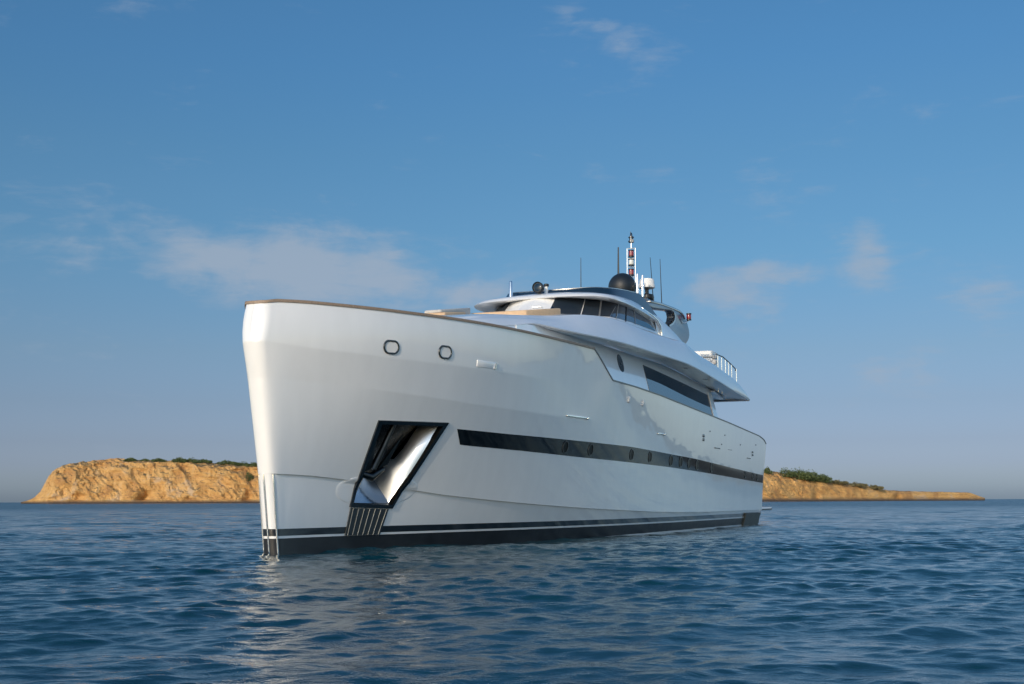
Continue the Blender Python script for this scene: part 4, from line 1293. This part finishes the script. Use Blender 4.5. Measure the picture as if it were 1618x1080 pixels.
# ---------------------------------------------------------------- the sea
def sea_waves(X, Y, spacing):
    """sum of many short-crested wind waves; each is left out where the mesh is too coarse to carry it"""
    rng = np.random.RandomState(11)
    Z = np.zeros_like(X); DX = np.zeros_like(X); DY = np.zeros_like(X)
    N = 130
    lam = np.exp(np.linspace(math.log(.19), math.log(11), N))*(1+.05*rng.randn(N))
    for l in lam:
        spread = .95 if l < 2 else .62
        a = WIND+rng.randn()*spread*.62
        amp = tab([(.19, .0048), (.35, .0054), (.7, .0045), (1.3, .0033), (11, .0034)], l)*l*(1.0 if l < 1.9 else (1.9/l)**.95)
        k = 2*math.pi/l
        w_ = np.clip((l/spacing-2.6)/2.4, 0, 1)
        ph = k*(X*math.sin(a)+Y*math.cos(a))+rng.rand()*2*math.pi
        c = np.cos(ph); s_ = np.sin(ph)
        Z += w_*amp*c
        DX -= w_*amp*.85*s_*math.sin(a); DY -= w_*amp*.85*s_*math.cos(a)
    # wave groups: lively patches with steep faces between smoother, brighter water
    n1 = vnoise(X/11+3.1, Y/5.5+7.7, 0*X+.5, 71); n2 = vnoise(X/37+1.9, Y/19+4.2, 0*X+.5, 91)
    g = .42+1.05*n1**1.3+.55*(n2-.5)
    g = np.clip(g, .3, 1.6)
    return Z*g, DX*g, DY*g
WIND = RAD(168)

def make_sea():
    # ring radii: fine near, ever coarser to the horizon
    r = [2.0]
    while r[-1] < 42000:
        q = r[-1]
        r.append(q*(1.0027 if 7.5 < q < 60 else 1.0036 if 7 < q < 120 else (1.0036+.02*min(1, (q-120)/500) if q >= 120 else 1.012)) if q < 1500 else q*1.12)
    r = np.array(r)
    fine = np.concatenate([np.arange(-46, -25.5, .2), np.arange(-25.5, 25.51, .09), np.arange(25.7, 46.1, .2)])
    rest = np.concatenate([np.arange(47, 70, 1.2), np.arange(70, 290, 4.0), np.arange(290, 313.2, 1.2)])
    ang = np.radians(np.concatenate([fine, rest]))
    R, A = np.meshgrid(r, ang, indexing='ij')
    X = R*np.sin(A); Y = R*np.cos(A)
    dr = np.gradient(r)[:, None]*np.ones_like(A)
    da = np.concatenate([np.where(abs(fine) > 25.6, .2, .09), np.full(len(rest), 2.0)])
    sp = np.maximum(dr, R*np.radians(da)[None, :]*.6)
    Z, DX, DY = sea_waves(X, Y, sp)
    V = np.stack([X+DX, Y+DY, Z], -1).reshape(-1, 3)
    m, n = R.shape
    idx = np.arange(m*n).reshape(m, n)
    nx = np.roll(idx, -1, axis=1)
    F = np.stack([idx[:-1], nx[:-1], nx[1:], idx[1:]], -1).reshape(-1, 4)
    me = bpy.data.meshes.new('sea')
    me.vertices.add(len(V)+1); me.vertices.foreach_set('co', np.concatenate([V, [[0, 0, -.02]]]).ravel())
    tri = np.stack([np.full(n, m*n), nx[0], idx[0]], -1)
    loops = np.concatenate([F[:, ::-1].ravel(), tri[:, ::-1].ravel()])
    me.loops.add(len(loops)); me.loops.foreach_set('vertex_index', loops)
    me.polygons.add(len(F)+n)
    st = np.concatenate([np.arange(len(F))*4, len(F)*4+np.arange(n)*3])
    me.polygons.foreach_set('loop_start', st)
    me.polygons.foreach_set('use_smooth', np.ones(len(st), bool))
    me.update(calc_edges=True); me.validate()
    if me.polygons[1000].normal.z < 0: me.flip_normals()
    o = bpy.data.objects.new('sea', me); COL.objects.link(o)
    me.materials.append(M['water'])
    return tag(o, 'deep blue rippled sea reaching to the horizon', None, None, 'structure')

def water():
    m = material('sea_water', (.004, .022, .050), .045, 0, 0, .03, .5, 1.333)
    t = NT_(m.node_tree); b = m.node_tree.nodes['Principled BSDF']
    c = t.n('ShaderNodeTexCoord').outputs['Object']
    n1 = t.noise(t.scale(c, (.7, 1.3, 1)), 3.4, 5, .6, .9)
    n2 = t.noise(t.scale(c, (.8, 1.2, 1)), 11.0, 3, .55, .3)
    calm = t.ramp(t.noise(t.scale(c, (.10, .2, 1)), 1.0, 3, .5), [(.35, (.35, .35, .35)), (.62, (1, 1, 1))])
    n3 = t.noise(t.scale(c, (.8, 1.3, 1)), 30.0, 2, .5)
    h = t.math('MULTIPLY', calm, t.math('ADD', t.math('ADD', t.math('MULTIPLY', n1, .034), t.math('MULTIPLY', n2, .012)), t.math('MULTIPLY', n3, .0012)))
    # metre-long wavelets where the mesh grows too coarse to carry them
    dist = t.n('ShaderNodeVectorMath', operation='LENGTH'); m.node_tree.links.new(c, dist.inputs[0])
    mid = t.n('ShaderNodeMapRange', interpolation_type='SMOOTHSTEP'); m.node_tree.links.new(dist.outputs['Value'], mid.inputs[0])
    mid.inputs[1].default_value = 18; mid.inputs[2].default_value = 55
    n0 = t.noise(t.scale(c, (.55, 1.35, 1)), 1.5, 3, .55, .7)
    h = t.math('ADD', h, t.math('MULTIPLY', t.math('MULTIPLY', n0, .16), mid.outputs[0]))
    bp = t.n('ShaderNodeBump'); bp.inputs['Strength'].default_value = .7; bp.inputs['Distance'].default_value = 1.0
    m.node_tree.links.new(h, bp.inputs['Height'])
    # far out the single ripples merge: scattered facet tilts and a broader sheen take over
    mrn = t.n('ShaderNodeMapRange', interpolation_type='SMOOTHSTEP'); m.node_tree.links.new(dist.outputs['Value'], mrn.inputs[0])
    mrn.inputs[1].default_value = 40; mrn.inputs[2].default_value = 320
    far = mrn.outputs[0]
    vn = t.n('ShaderNodeTexNoise'); m.node_tree.links.new(c, vn.inputs['Vector'])
    vn.inputs['Scale'].default_value = .55; vn.inputs['Detail'].default_value = 3
    off = t.n('ShaderNodeVectorMath', operation='SUBTRACT'); m.node_tree.links.new(vn.outputs['Color'], off.inputs[0]); off.inputs[1].default_value = (.5, .5, .5)
    sc_ = t.n('ShaderNodeVectorMath', operation='MULTIPLY'); m.node_tree.links.new(off.outputs[0], sc_.inputs[0]); sc_.inputs[1].default_value = (1.1, 1.1, 0)
    s2 = t.n('ShaderNodeVectorMath', operation='SCALE'); m.node_tree.links.new(sc_.outputs[0], s2.inputs[0]); m.node_tree.links.new(far, s2.inputs['Scale'])
    ad = t.n('ShaderNodeVectorMath', operation='ADD'); m.node_tree.links.new(bp.outputs[0], ad.inputs[0]); m.node_tree.links.new(s2.outputs[0], ad.inputs[1])
    nm = t.n('ShaderNodeVectorMath', operation='NORMALIZE'); m.node_tree.links.new(ad.outputs[0], nm.inputs[0])
    m.node_tree.links.new(nm.outputs[0], b.inputs['Normal'])
    m.node_tree.links.new(t.math('ADD', .045, t.math('MULTIPLY', far, .22)), b.inputs['Roughness'])
    big = t.noise(c, .05, 4, .55)
    m.node_tree.links.new(t.ramp(big, [(.35, (.001, .026, .040)), (.65, (.0015, .036, .053))]), b.inputs['Base Color'])
    return m
M['water'] = water()
sea = make_sea()
